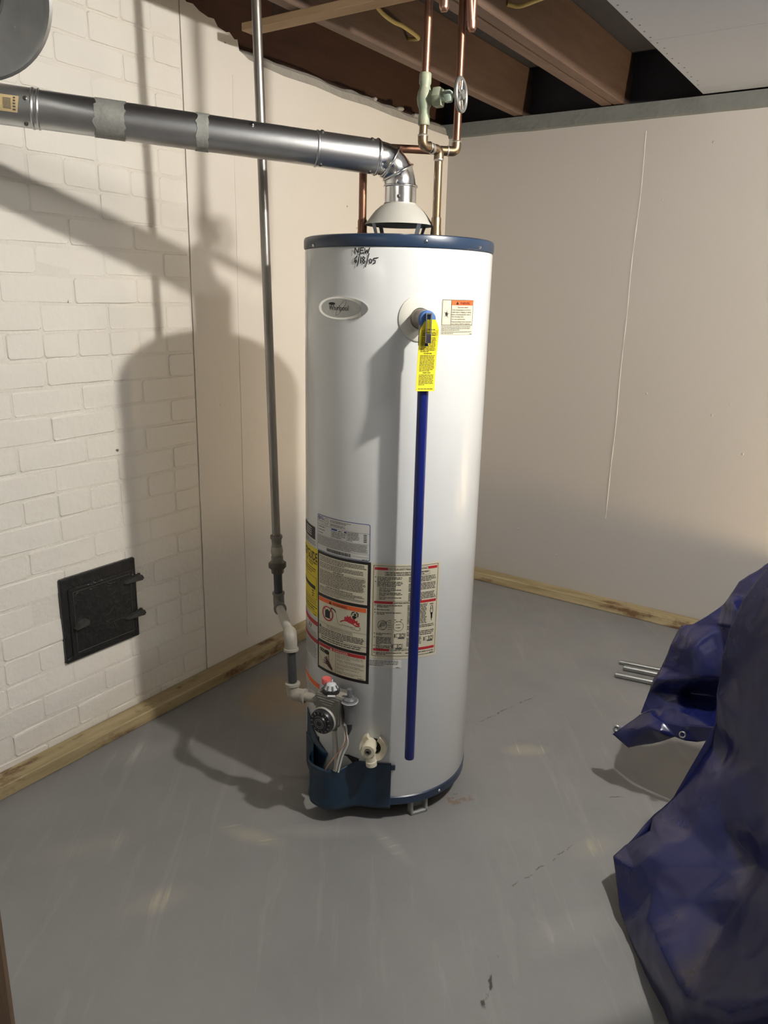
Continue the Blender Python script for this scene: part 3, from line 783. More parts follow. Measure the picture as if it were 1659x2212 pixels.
# no-can pictogram
S.ellipse(mat('dark_can_print',(.05,.04,.04),.5), p0+.037, .5800, .0085, .0125, o3, rows=10)
S.rect(ink, p0+.028, p0+.046, .5680, .5880, o4); S.line(ink, [(p0+.046,.588),(p0+.052,.600),(p0+.062,.597),(p0+.066,.592)], .0030, o4)
S.ring(red_ink, p0+.037, .5800, .0205, .0205, .0032, .0016); S.line(red_ink, [(p0+.023,.5945),(p0+.051,.5655)], .0026, .0016)
S.line(ink_grey, [(p0+.067,.590),(p0+.071,.572),(p0+.074,.564),(p0+.082,.560),(p0+.115,.560),(p0+.118,.556),(p0+.124,.559),(p0+.130,.555),(p0+.138,.558),(p0+.140,.564),(p0+.132,.566)], .0008, o3)
fl_ = [(p0+.079,.5690),(p0+.086,.5755),(p0+.093,.5775),(p0+.095,.5890),(p0+.0995,.5860),(p0+.104,.5935),(p0+.1055,.5885),(p0+.112,.5925),(p0+.114,.5870),(p0+.120,.5850),(p0+.123,.5885),(p0+.126,.5800),(p0+.131,.5835),(p0+.132,.5760),(p0+.138,.5780),(p0+.136,.5710),(p0+.140,.5690),(p0+.130,.5655)]
c_ = (p0+.112,.5735)
S._m(red_ink).add([cylp(c_[0],c_[1],o3)]+[cylp(a,b,o3) for a,b in fl_], [(0,i+1,(i+1)%len(fl_)+1) for i in range(len(fl_))])
S.ellipse(ink, p0+.1245, .5985, .0032, .0032, o4, rows=10); S.line(ink, [(p0+.114,.597),(p0+.117,.604),(p0+.122,.605)], .0026, o4); S.line(ink, [(p0+.128,.605),(p0+.133,.602),(p0+.132,.594)], .0026, o4)
S.poly(ink, [(p0+.116,.5905),(p0+.120,.586),(p0+.1265,.588),(p0+.1290,.593),(p0+.1245,.5955),(p0+.1185,.595)], o4)
S.text(ink, 'Flammable Vapors', p0+.086, .5615, .0042, o4, width=.040)
S.rect(ink, p0, p1, .5490, .5496, o3)
S.text(ink, 'FIRE AND EXPLOSION HAZARD', p0+.034, .5440, .0042, o3, width=.084); S.text(ink, 'Can result in serious injury or death', p0+.034, .5395, .0044, o3, width=.084)
S.poly(ink, [(p0+.003,.5360),(p0+.011,.5360),(p0+.007,.5435)], o3)
S.para(ink, p0+.003, p1-.002, .5370, 5, .0045, .0032, o3, .6)
S.rect(ink, p0, p1, .5128, .5136, o3)
S.para(ink, p0+.010, p1-.014, .5118, 2, .0055, .0034, o3, 1.0)
S.rect(red_ink, p0+.001, p1-.002, .4795, .4887, o3)
S.poly(paper_cream, [(p0+.047,.4808),(p0+.056,.4808),(p0+.0515,.4880)], o4); S.text(paper_cream, 'DANGER', p0+.060, .4808, .0080, o4, width=.046, bold=.01)
S.rect(ink, p0+.0660, p0+.0668, .4185, .4795, o3)
for q, t in enumerate(('Water temperature over 125\u00b0F can','cause severe burns instantly, or','death from scalds.','','Children, disabled and elderly are','at highest risk of being scalded.','','See instruction manual before','setting temperature at water heater.','','Feel water before bathing or','showering.','','Temperature limiting valves are','available. See manual.')):
    if t: S.text(ink, t, p0+.0695, .4745-.00385*q + .0008*(q//3), .0042, o3, width=min(.082, .00245*len(t)))
# scald pictogram: running tap and hand
for q in range(5): S.ring(ink, p0+.010+.0065*q, .4705-.0004*q, .0035, .0058, .0022, o4, n=14)
S.ellipse(ink, p0+.036, .4690, .0085, .0065, o4, rows=8); S.line(mat('water_print',(.36,.22,.18),.6), [(p0+.041,.465),(p0+.043,.448)], .0042, o3)
S.line(ink_grey, [(p0+.004,.4560),(p0+.056,.4560)], .0006, o3); S.line(ink_grey, [(p0+.005,.4530),(p0+.056,.4530)], .0006, o3); S.line(ink_grey, [(p0+.005,.4530),(p0+.020,.4340),(p0+.026,.4230)], .0006, o3)
hand = mat('dark_hand_print', (.075,.025,.028), .5)
S.poly(hand, [(p0+.030,.4400),(p0+.037,.4470),(p0+.044,.4450),(p0+.056,.4280),(p0+.055,.4215),(p0+.040,.4300)], o4)
for a, b in (((p0+.034,.444),(p0+.026,.450)),((p0+.036,.445),(p0+.030,.454)),((p0+.039,.446),(p0+.034,.456)),((p0+.031,.440),(p0+.023,.443)),((p0+.034,.435),(p0+.024,.436))): S.line(hand, [a,b], .0026, o4)
S.words(ink, p1-.022, p1-.006, .4212, .0026, o3)
S.build('warning_panel', heater, 'tall black-framed warning label with fire and scald pictograms')

# ---- lighting instructions label
S = Lab(); u0, u1, z0, z1 = -.0470, .1335, .4850, .7430
S.rect(paper_cream, u0, u1, z0, z1, .0004)
S.frame(ink, u0+.0065, u1-.0065, z0+.0085, z1-.0050, .0009, o2)
a0, a1 = u0+.0095, u1-.0095
for zb, ls, rs, t in ((.7265,.033,.026,'FOR YOUR SAFETY READ BEFORE LIGHTING'),(.6370,.047,.052,'LIGHTING INSTRUCTIONS'),(.5075,.041,.050,'TO TURN OFF GAS TO APPLIANCE')):
    S.rect(red_ink, a0, a0+ls, zb, zb+.0068, o2); S.rect(red_ink, a1-rs, a1, zb, zb+.0068, o2)
    S.text(ink, t, (a0+ls+a1-rs)/2, zb+.0006, .0062, o2, 'CENTER', width=(a1-a0-ls-rs)-.004, bold=.01)
    S.rect(ink, a0+ls, a1-rs, zb+.0070, zb+.0074, o2)
S.frame(ink, a0+.025, a1-.021, .7120, .7225, .0006, o2); S.words(ink, a0+.028, a1-.024, .7198, .0030, o2); S.words(ink, a0+.028, a1-.024, .7152, .0030, o2, .9)
mid = (u0+u1)/2
def col_para(ua, ub, zt, n, last, indent=True):
    if indent: S.words(ink, ua, ua+.003, zt-.0018, .0032, o2)
    S.para(ink, ua+(.006 if indent else 0), ub, zt, n, .0038, .0027, o2, last)
col_para(a0+.001, mid-.010, .7095, 3, .5); col_para(a0+.001, mid-.010, .6975, 4, .75)
for zt, n, l in ((.6810,1,.7),(.6765,2,.5),(.6680,3,.3),(.6555,2,.3)): S.para(ink, a0+.012, mid-.010, zt, n, .0038, .0026, o2, l)
col_para(mid+.005, a1-.001, .7095, 4, .8, False); col_para(mid+.005, a1-.001, .6915, 6, .3, False); col_para(mid+.005, a1-.001, .6665, 6, .5, False)
for zt, n, l in ((.6345,2,.45),(.6230,1,.5),(.6150,2,.3)): col_para(a0+.001, mid-.008, zt, n, l)
S.ring(ink, a0+.022, .5790, .0120, .0135, .0010, o2, n=24); S.ring(ink, a0+.025, .5790, .0085, .0120, .0008, o2, n=20)
for q in range(6): S.line(ink, [(a0+.013+q*.003,.572+q*.001),(a0+.019+q*.003,.586+q*.001)], .0011, o2)
for q in range(5): S.words(ink_grey, a0+.036, a0+.046, .5920-.006*q, .0022, o2)
S.ring(ink_grey, a0+.0625, .5770, .0135, .0135, .0008, o2, n=30); S.words(ink_grey, a0+.056, a0+.069, .5810, .0022, o2); S.words(ink_grey, a0+.056, a0+.069, .5730, .0026, o2)
S.line(ink, [(a0+.057,.5905),(a0+.060,.5885)], .0012, o2); S.line(ink, [(a0+.066,.5895),(a0+.069,.5905)], .0012, o2); S.words(ink_grey, a0+.052, a0+.057, .5945, .0024, o2); S.words(ink_grey, a0+.068, a0+.073, .5945, .0024, o2)
def ctrl(u, z):
    S.rect(ink, u, u+.0025, z-.005, z+.005, o2); S.frame(ink, u+.0045, u+.0150, z-.0048, z+.0062, .0008, o2); S.frame(ink, u+.0150, u+.028, z-.0048, z+.0062, .0008, o2)
    S.ring(ink, u+.0215, z+.0007, .0042, .0042, .0011, o2, n=16); S.rect(ink_grey, u+.010, u+.026, z-.0085, z-.0052, o2)
ctrl(a0+.053, .5505); ctrl(a0+.047, .5215); ctrl(a1-.031, .5365)
for zt, n, l in ((.5580,2,.45),(.5475,6,.3),(.5240,3,.45)): col_para(a0+.001, a0+.046, zt, n, l)
S.para(ink, mid+.004, a1-.024, .6345, 14, .0039, .0028, o2, 1.)
S.words(ink, a1-.017, a1-.004, .6310, .0030, o2)
S.line(ink, [(a1-.013,.626),(a1-.015,.612),(a1-.0118,.598),(a1-.0105,.585)], .0012, o2); S.line(ink, [(a1-.009,.626),(a1-.007,.612),(a1-.0095,.598)], .0012, o2); S.line(ink, [(a1-.011,.606),(a1-.0105,.592)], .0040, o2); S.ring(ink, a1-.011, .622, .0028, .0060, .0008, o2, n=14)
S.para(ink, mid+.004, a1-.001, .5780, 3, .0044, .0028, o2, .3); S.para(ink, mid+.004, a1-.001, .5615, 3, .0046, .0029, o2, .9); S.para(ink, mid+.004, a1-.036, .5450, 6, .0042, .0028, o2, .4)
col_para(a0+.001, mid-.004, .5045, 2, .4); S.words(ink, mid+.002, a1-.002, .5015, .0030, o2); S.words(ink, a1-.012, a1-.002, .4955, .0024, o2)
S.build('instruction_label', heater, 'cream lighting-instruction label with red bars')
S = Lab(); S.rect(mat('clear_film_print',(.70,.70,.66),.4), -.0465, .0360, .4600, .4840, .0003); S.para(ink_grey, -.0460, .0300, .4815, 4, .0042, .0024, o2, .5); S.words(ink_grey, .022, .032, .4620, .0022, o2)
S.build('small_print_strip', heater)

# ---- labels that wrap round the left flank
S = Lab(); S.rect(ink, -.330, -.2325, .7660, .8000, o1)
for q in range(4): S.words(paper_grey, -.300, -.243, .7925-.006*q, .0035, o2, .8)
S.para(ink_grey, -.320, -.2300, .7625, 3, .0046, .0026, o2, 1.)
S.build('certification_label', heater, 'small black label with pale print')
S = Lab(); S.rect(paper_yellow, -.3700, -.2185, .5530, .7430, o1)
S.text(ink, 'ENERGYGUIDE', -.2205, .7080, .0330, o2, 'RIGHT', width=.1400, bold=.02)
S.poly(ink, [(-.300,.7020),(-.288,.7020),(-.294,.6900)], o2); S.words(ink, -.275, -.2215, .7010, .0040, o2); S.words(ink, -.275, -.245, .6950, .0040, o2)
S.rect(ink, -.365, -.2200, .7045, .7053, o2); S.para(ink, -.365, -.2210, .6870, 3, .0065, .0036, o2, .8)
S.frame(ink, -.362, -.2235, .6000, .6620, .0010, o2); S.rect(ink, -.345, -.2310, .6270, .6375, o2)
for q in range(3): S.words(ink, -.252, -.238, .6210-.007*q, .0045, o2)
S.para(ink_grey, -.365, -.2215, .5970, 3, .0050, .0026, o2, 1.); S.para(ink, -.365, -.2215, .5800, 2, .0070, .0046, o2, .9); S.para(ink_grey, -.365, -.2215, .5660, 2, .0045, .0022, o2, .7)
S.words(ink, -.240, -.226, .5560, .0030, o2)
S.build('energy_label', heater, 'yellow energy label')
S = Lab(); S.rect(paper_grey, -.370, -.2185, .4180, .5420, .0004)
S.rect(red_ink, -.370, -.2190, .5270, .5395, o2); S.rect(red_ink, -.370, -.2190, .4760, .4880, o2)
S.line(ink, [(-.275,.510),(-.268,.522)], .004, o2); S.line(ink, [(-.262,.510),(-.258,.520)], .004, o2)
S.para(ink_grey, -.362, -.2210, .5060, 4, .0055, .0026, o2, .8); S.para(ink_grey, -.362, -.2210, .4730, 9, .0055, .0024, o2, .6)
S.build('caution_label', heater, 'white label with two dull red bars')
S = Lab(); S.rect(paper_grey, -.370, -.2080, .3180, .3640, .0004); S.rect(orange_ink, -.370, -.2090, .3450, .3600, o2); S.para(ink_grey, -.365, -.2110, .3420, 4, .0055, .0025, o2, .7)
S.build('orange_label', heater, 'small label with an orange-red bar')

# ---- gas control valve
tv = R(-85); nv = Vector((math.cos(tv), math.sin(tv), 0)); tt = Vector((-nv.y, nv.x, 0)); up = Vector((0,0,1)); axv = (tt, nv, up)
VC = Vector((-1.0885, 1.412, .352))
gv = MB()
gv.prism([(-.037,-.046),(.020,-.046),(.037,-.030),(.040,.045),(-.037,.045)], VC, tt, up, nv, -.028, .024)
gv.prism([(-.034,-.043),(.018,-.043),(.033,-.028),(.036,.042),(-.034,.042)], VC, tt, up, nv, .024, .028)
gvo = gv.build('gas_control', valve_grey, heater, smooth=20)
MB().tube([VC - nv*.025 + up*.0, VC - nv*.085], .016, 16).build('shank', valve_grey, gvo)
MB().lathe([(.0175,0),(.0175,.016),(.015,.018)], VC - tt*.034 + up*.010 - nv*.002, -tt, 16).build('inlet_boss', valve_grey, gvo)
for q in range(3):
    MB().bevbox(VC + nv*.0285 + up*(.036-.007*q) + tt*(-.004+.002*q), (.050-.012*q,.0012,.0016), .0004, axv).build('cast_lettering', gas_pipe_grey, gvo)
# big temperature dial
dc = VC + nv*.026 + up*(-.022) + tt*(-.008)
MB().lathe([(.0350,0),(.0350,.006),(.0335,.008)], dc, nv, 36).build('dial_rim', gas_pipe_grey, gvo)
dl = MB().lathe([(.0325,.004),(.0325,.018),(.0300,.0215),(.0200,.0215),(.0190,.026),(.0175,.0275),(.001,.0275)], dc, nv, 36).build('dial', black_plastic, gvo)
for q in range(14):
    a = 2*math.pi*q/14; d = tt*math.cos(a) + up*math.sin(a); e = nv.cross(d)
    MB().bevbox(dc + d*.0262 + nv*.0218, (.0055,.0018,.0010), .0003, (d, e, nv)).build('dial_mark', grey_print, dl)
for r_ in (.0135,.0092):
    MB().lathe([(r_,.0274),(r_,.0279),(r_-.0012,.0279),(r_-.0012,.0274)], dc, nv, 30, closed=True).build('dial_mark', grey_print, dl)
# knob, button and post on top
kc = VC + up*.045 + tt*(-.004) + nv*.002
kb = MB().lathe([(.0215,0),(.0220,.004),(.0215,.009),(.0190,.012)], kc, up, 28).build('gas_cock_knob', black_plastic, gvo)
MB().lathe([(.0205,.0095),(.0130,.0215),(.0115,.0240),(.006,.0262),(.001,.0265)], kc, up, 28).build('knob_crown', pale_plastic, kb)
for q in range(8):
    a = 2*math.pi*q/8; d = tt*math.cos(a)+nv*math.sin(a); e = up.cross(d)
    p0 = kc + d*.0205 + up*.010; p1 = kc + d*.0125 + up*.0215; dd = (p1-p0).normalized()
    MB().bevbox((p0+p1)/2 + up*.001 + d*.001, (.004,.003,.0145), .001, (e, dd.cross(e), dd)).build('knob_rib', grey_plastic, kb)
MB().lathe([(.002,.026),(.002,.033),(.0012,.034)], kc - nv*.004, up, 10).build('knob_stem', pale_plastic, kb)
rb_ = VC + up*.045 + tt*(-.028) - nv*.012
MB().lathe([(.006,0),(.006,.006),(.0095,.010),(.0125,.012),(.0125,.024),(.0110,.027),(.001,.0275)], rb_, up, 22).build('pilot_button', red_plastic, gvo)
pc = VC + tt*.052 + up*.036 + nv*.004
ig = MB().lathe([(.012,-.060),(.013,-.034),(.016,-.012),(.021,0),(.021,.003),(.0165,.0045),(.0165,.007),(.0125,.011),(.0065,.012),(.0065,.032),(.0058,.034),(.001,.0345)], pc, up, 22).build('igniter_button', grey_plastic, gvo)
MB().lathe([(.0225,-.0005),(.0225,.0022),(.0170,.0022),(.0170,-.0005)], pc, up, 24, closed=True).build('igniter_bracket', pale_plastic, ig)
MB().bevbox(VC + tt*.034 + up*.044, (.040,.026,.0022), .0006, axv).build('bracket', fitting_white, gvo)
MB().tube([pc + up*(-.058), pc + up*(-.078) + tt*.002, pc + up*(-.096) - tt*.002], [.0085,.0062,.0022], 12).build('igniter_boot', black_plastic, ig)
MB().bevbox(VC + up*.0475 + tt*.010 + nv*.024, (.020,.008,.0025), .0008, (Vector((.8,.6,0))*1, Vector((-.6,.8,0)), up)).build('tab', pale_plastic, gvo)

# lines running down to the burner
MB().tube([VC + up*(-.040) + tt*.004, VC + up*(-.062) + tt*.004], [.0105,.0085], 14).build('nut', fitting_grey, gvo)
fx = MB(); pth = []; rr = []
for i in range(46):
    t = i/45; p = VC + up*(-.058-.125*t) + tt*(.004+.006*math.sin(t*2.6)) + nv*(.002*math.sin(t*5)); pth.append(p); rr.append(.0072 if i % 2 else .0060)
fx.tube(pth, rr, 14); fx.build('flexible_gas_tube', flex_metal, gvo, smooth=60)
def soft(pts, n=14):
    out = []; P = [Vector(p) for p in pts]; P = [P[0]*2-P[1]] + P + [P[-1]*2-P[-2]]
    for i in range(1, len(P)-2):
        for k in range(n):
            t = k/n; a, b, c, d = P[i-1:i+3]
            out.append(.5*((2*b)+(c-a)*t+(2*a-5*b+4*c-d)*t*t+(3*b-a-3*c+d)*t**3))
    out.append(P[-2]); return out
B0 = VC + up*(-.185)
MB().tube(soft([VC + up*(-.045)+tt*.026-nv*.012, VC+up*(-.09)+tt*.030-nv*.010, VC+up*(-.135)+tt*.020, B0+tt*.010]), .0030, 8).build('pilot_tube', cable_white, gvo)
MB().tube(soft([VC + up*(-.047)+tt*.032-nv*.006, VC+up*(-.085)+tt*.040, VC+up*(-.13)+tt*.016+nv*.006, VC+up*(-.165)-tt*.006+nv*.012, B0-tt*.016+nv*.010]), .0017, 8).build('thermocouple_lead', copper_tube, gvo)
MB().tube(soft([VC + up*(-.046)+tt*.018-nv*.016, VC+up*(-.10)+tt*.034-nv*.02, VC+up*(-.14)+tt*.024-nv*.01, B0+tt*.018]), .0026, 8).build('igniter_lead', cable_white, gvo)

# ---- burner compartment cover, bulging forward around the gas lines
def cover_off(u, z):
    c, w = -.150, .058
    x = (u-c)/w
    b = .060*math.exp(-abs(x)**3.2) if abs(x) < 2.2 else 0.
    lip = .004*math.exp(-((z-.160)/.006)**2) + .004*math.exp(-((z-.062)/.006)**2)
    return .0035 + b + (lip if abs(x) < .95 else 0)
def cover_top(u):
    if u > -.075: return .182
    if u > -.105: return .182 - (.182-.168)*((-.075-u)/.03)
    return .168
cv = MB(); nu, nz = 84, 16; U0, U1 = -.300, .0175
vs_ = []
for i in range(nu+1):
    u = U0 + (U1-U0)*i/nu; ztop = cover_top(u); zb = .044 if u > -.21 else .070
    for j in range(nz+1):
        z = zb + (ztop-zb)*j/nz; vs_.append(cylp(u, z, cover_off(u, z)))
fs_ = []
for i in range(nu):
    for j in range(nz):
        a = i*(nz+1)+j; fs_.append((a, a+nz+1, a+nz+2, a+1))
cv.add(vs_, fs_)
cvo = cv.build('burner_cover', navy_cover, heater, smooth=60)
sm = cvo.modifiers.new('thickness', 'SOLIDIFY'); sm.thickness = .0022; sm.offset = 0
MB().bevbox(cylp(.0205,.170,.0045), (.016,.004,.016), .0015, (tng(.02), rad(.02), up)).build('cover_tab', navy_cover, cvo)
# left flank piece rising to a point
side = MB(); pts = [(-.2850,.074),(-.205,.074),(-.170,.168),(-.205,.185),(-.246,.214),(-.2790,.252),(-.2850,.254)]
ctr = (-.245,.140); n = len(pts); dense = []
for i in range(n):
    a, b = pts[i], pts[(i+1) % n]
    for k in range(6): dense.append((a[0]+(b[0]-a[0])*k/6, a[1]+(b[1]-a[1])*k/6))
side.add([cylp(*ctr, .0035)] + [cylp(u, z, .0035) for u, z in dense], [(0, i+1, (i+1) % len(dense)+1) for i in range(len(dense))])
so = side.build('shield', navy_cover, cvo, smooth=60); q = so.modifiers.new('thickness','SOLIDIFY'); q.thickness = .002; q.offset = 0
dk = MB(); dk.add([cylp(u, z, .0012) for u, z in ((-.215,.150),(-.07,.150),(-.07,.186),(-.10,.190),(-.15,.176),(-.215,.200))], [(0,1,2,3,4,5)])
dk.build('burner_opening', dark_in, cvo)

# ---- drain valve
du, dz = -.0375, .2385; dn = rad(du); dt = tng(du); db = cylp(du, dz)
arc = []; n = 34
for i in range(n+1):
    a = R(118) + R(304)*i/n; arc.append((.008+.0375*math.cos(a), -.006+.0400*math.sin(a)))
for i in range(n+1):
    a = R(422) - R(304)*i/n; arc.append((.008+.0215*math.cos(a), -.006+.0235*math.sin(a)))
esc = MB(); m_ = n+1
for i in range(n):
    o4_ = [arc[i], arc[i+1], arc[2*m_-2-i], arc[2*m_-1-i]]
    bot = [db + dt*x + up*y - dn*.004 for x, y in o4_]; tp_ = [db + dt*(x*.96) + up*(y*.96) + dn*(.016 if q < 2 else .011) for q, (x, y) in enumerate(o4_)]
    esc.add(bot+tp_, [(4,5,6,7),(0,1,5,4),(2,3,7,6)] + ([(3,0,4,7)] if i == 0 else []) + ([(1,2,6,5)] if i == n-1 else []))
eo = esc.build('drain_escutcheon', cream_plastic, heater, smooth=50)
MB().lathe([(.0215,0),(.0215,.003),(.001,.003)], db + dt*.008 - up*.006 - dn*.001, dn, 24).build('drain_recess', dark_in, eo)
dv = MB().lathe([(.0170,0),(.0170,.030),(.0155,.034)], db, dn, 24).build('drain_valve', cream_plastic, heater)
MB().lathe([(.0165,.026),(.0200,.028),(.0200,.041),(.0185,.044),(.0100,.044),(.0092,.040),(.001,.040)], db, dn, 10).build('drain_hub', cream_plastic, dv)
MB().lathe([(.0075,.0402),(.0078,.0465),(.0050,.0465),(.0046,.0420)], db, dn, 20, closed=True).build('drain_stem', brass_grey, dv)
MB().lathe([(.005,.0402),(.0046,.0422),(.001,.0423)], db, dn, 14).build('drain_hole', dark_in, dv)
sp0 = db + dn*.030 - up*.012
MB().lathe([(.0130,0),(.0130,.020),(.0148,.022),(.0148,.034),(.0125,.034),(.0115,.026)], sp0 + dt*.004, (dt*.12 - up).normalized(), 22).build('drain_spout', cream_plastic, dv)

# ================================================================== RELIEF DISCHARGE TUBE (blue) and its hanging tag
nb = rad(.051); tb = AX.to_3d() + nb*.2925
dis = empty('discharge_tube', (tb.x, tb.y, .233), 'long blue discharge tube hanging down the front of the white tank', 'pipe')
MB().tube([Vector((tb.x,tb.y,1.300)), Vector((tb.x,tb.y,.236)), Vector((tb.x,tb.y,.233))], [.0125,.0125,.0118], 24).build('tube', blue_tube, dis)
MB().lathe([(.0150,0),(.0150,.020),(.0128,.022)], Vector((tb.x,tb.y,1.276)), up, 20).build('adapter', blue_tube, dis)

tagroot = empty('warning_tag', (tb.x, tb.y, 1.18), 'yellow plastic warning tag hanging from the relief valve over the blue tube', 'tag')
tn = (rad(.051)*.985 + Vector((.17,-.05,0))*.3).normalized(); ttn = Vector((-tn.y, tn.x, 0)); TC = Vector((tb.x, tb.y, 0)) + nb*.0185 + ttn*.0065
def tagp(u, v, off=0.):
    bend = .010*((v-1.19)/.14)**2 * 0 - .006*math.sin((v-1.18)/.15*math.pi)
    return TC + ttn*(u - (1.33-v)*.045) + up*v + tn*(off + bend)
tg = Lab(tagp)
rows = [(1.178+.0066*i,-.0215,.0215) for i in range(20)] + [(1.310,-.0215,.0215),(1.322,-.017,.017),(1.333,-.0105,.0105)]
tm = MB()
for o in (0, .0012):
    tm.add([tagp(u, v, o) for v, a, b in rows for u in (a, b)], [((2*i, 2*i+1, 2*i+3, 2*i+2) if o else (2*i+1, 2*i, 2*i+2, 2*i+3)) for i in range(len(rows)-1)])
n = len(rows)*2
for i in range(len(rows)-1):
    tm.f += [(2*i, 2*i+2, 2*i+2+n, 2*i+n), (2*i+3, 2*i+1, 2*i+1+n, 2*i+3+n)]
tm.f += [(1,0,n,n+1), (n-2,n-1,2*n-1,2*n-2)]
tgo = tm.build('tag_sheet', tag_yellow, tagroot, smooth=0)
tagp_ = Lab(tagp); o_ = .0016
tagp_.frame(ink_grey, -.0172, .0180, 1.2985, 1.3095, .0006, o_)
z_ = 1.3055
tagp_.words(ink, -.012, .012, 1.3120, .0024, o_)
for i in range(3): tagp_.words(ink, -.015, .016, z_-.0030*i, .0022, o_)
z_ = 1.2960
for n_, l in ((11,.55),(1,.6),(12,.75),(1,.4),(8,.4)):
    if n_ == 1: tagp_.words(ink, -.008, .010, z_-.0012, .0024, o_)
    else: tagp_.para(ink, -.0165, .0175, z_, n_, .00302, .0019, o_, l)
    z_ -= .00302*n_ + .0014
tagp_.words(ink, -.0165, .0165, 1.1830, .0022, o_)
tagp_.build('tag_print', tgo)

# ================================================================== FLUE PIPE
E1 = Vector((-1.1520, 1.6500, 1.7005)); FE = Vector((-1.680, 1.0215, 1.7490)); fd = (FE-E1).normalized()
flue = empty('flue_pipe', A3(1.60), 'galvanized flue pipe running left from the draft hood of the water heater', 'flue pipe')
fr_ = .0385
def fpt(px_t): return E1 + fd*px_t
FL = (FE-E1).length
def fsec(name, t0, t1, r, m, parent=flue): return MB().tube([fpt(t0), fpt(t1)], r, 40, False, False).build(name, m, parent)
S1, S2 = .144, .748
wall_t = (XW+.01 - E1.x)/fd.x
sec_a = fsec('elbow_extension', -.006, S1+.004, fr_+.0008, galv); sec_b = fsec('pipe_section', S1, S2+.004, fr_, galv)
sec_c = fsec('pipe_section', S2, wall_t, fr_+.0010, galv)
def bead(t, r, parent, wd=.0032, h=.0026): 
    return MB().lathe([(r-.001,-wd),(r+h*.7,-wd*.6),(r+h,0),(r+h*.7,wd*.6),(r-.001,wd)], fpt(t), fd, 40, cap0=False, cap1=False).build('bead', galv, parent)
bead(S1+.003, fr_+.0008, sec_a, .003, .0016); bead(S2-.002, fr_, sec_c); bead(S2+.009, fr_, sec_c, .004, .003); bead(S2+.085, fr_+.001, sec_c, .004, .003); bead(S2+.094, fr_+.001, sec_c, .003, .002)
def tape(t0, t1, seed):
    rn_ = random.Random(seed); rings = []; nn = 48
    side_ = fd.cross(up).normalized(); upf = side_.cross(fd)
    j0 = [0]*nn; j1 = [0]*nn
    for i in range(nn): j0[i] = rn_.uniform(-.002,.002) + .005*noise.noise(Vector((i*.35,seed,1))); j1[i] = rn_.uniform(-.002,.002) + .006*noise.noise(Vector((i*.35,seed,7)))
    for k in range(4):
        f = k/3; rings.append([fpt((t0+j0[i])*(1-f)+(t1+j1[i])*f) + (side_*math.cos(2*math.pi*i/nn)+upf*math.sin(2*math.pi*i/nn))*(fr_+.0011+rn_.uniform(0,.0004)) for i in range(nn)])
    return MB().rings(rings, False, False).build('tape', foil_tape, sec_b)
tape(.572, .634, 1); tape(.395, .421, 2)
def on_flue(t, ang, r): # ang from the side facing the viewer, up positive
    side_ = fd.cross(up).normalized(); upf = side_.cross(fd)
    # choose the side that faces the viewer
    view = (Vector((0,0,1.38)) - fpt(t)); view = (view - fd*view.dot(fd)).normalized()
    oth = fd.cross(view).normalized()
    if oth.z < 0: oth = -oth
    return fpt(t) + (view*math.cos(ang)+oth*math.sin(ang))*r, view*math.cos(ang)+oth*math.sin(ang)
for t, a, par in ((S1-.006, 1.25, sec_a), (S1-.006, -.95, sec_a), (.018, 1.2, sec_a), (.018, -1.0, sec_a), (S2+.020, .45, sec_c), (S2+.022,-.9, sec_c), (.30,.9,sec_b)):
    p, nrm = on_flue(t, a, fr_); MB().lathe([(.0042,0),(.0042,.0035),(.003,.0045),(.001,.0046)], p, nrm, 8).build('screw', steel_dark, par)
# price sticker
def stp(u, v, off):
    a = v/(fr_+.001); p, nrm = on_flue(S2+.052-u, a, fr_+.0016+off); return p
st = Lab(stp); st.mb[tan_sticker] = MB()
for i in range(6):
    v0, v1 = -.012+.032*i/6, -.012+.032*(i+1)/6
    st.mb[tan_sticker].add([stp(-.018+(v0*.12),v0,0), stp(.018+(v0*.12),v0,0), stp(.018+(v1*.12),v1,0), stp(-.018+(v1*.12),v1,0)], [(0,1,2,3)])
for i in range(8):
    v0 = -.006+i*.0026
    st.rect(ink_grey, -.010, .005, v0, v0+.0013, .0006)
for i in range(5): st.rect(ink_grey, .008+.0004*i, .0135, -.008+i*.0055, -.005+i*.0055, .0006)
st.build('barcode_sticker', sec_c, 'tan barcode sticker')

# elbow of three pleated gores
h2 = Vector((fd.x, fd.y, 0)).normalized(); Rb = .064; zb = 1.6385
sec_v = MB().tube([A3(1.592), A3(zb+.002)], fr_+.0006, 40, False, False).build('collar', shiny_alu, flue)
MB().lathe([(.0042,0),(.0042,.003),(.002,.004)], A3(1.612)+Vector((math.cos(TH0-.1),math.sin(TH0-.1),0))*(fr_), Vector((math.cos(TH0-.1),math.sin(TH0-.1),0)), 8).build('screw', steel_dark, sec_v)
pa = []; tilt = math.asin(fd.z)
amax = math.pi/2 - tilt
for i in range(4):
    a = amax*i/3; pa.append(A3(zb) + h2*Rb*(1-math.cos(a)) + up*Rb*math.sin(a))
pa[-1] = E1.copy()
dirs = [up, (pa[2]-pa[0]).normalized(), (pa[3]-pa[1]).normalized(), fd]
sidev = h2.cross(up).normalized()
def ring_at(p, d, r, n=40):
    v = d.cross(sidev).normalized(); return [p + (sidev*math.cos(2*math.pi*k/n)+v*math.sin(2*math.pi*k/n))*r for k in range(n)]
elb = None
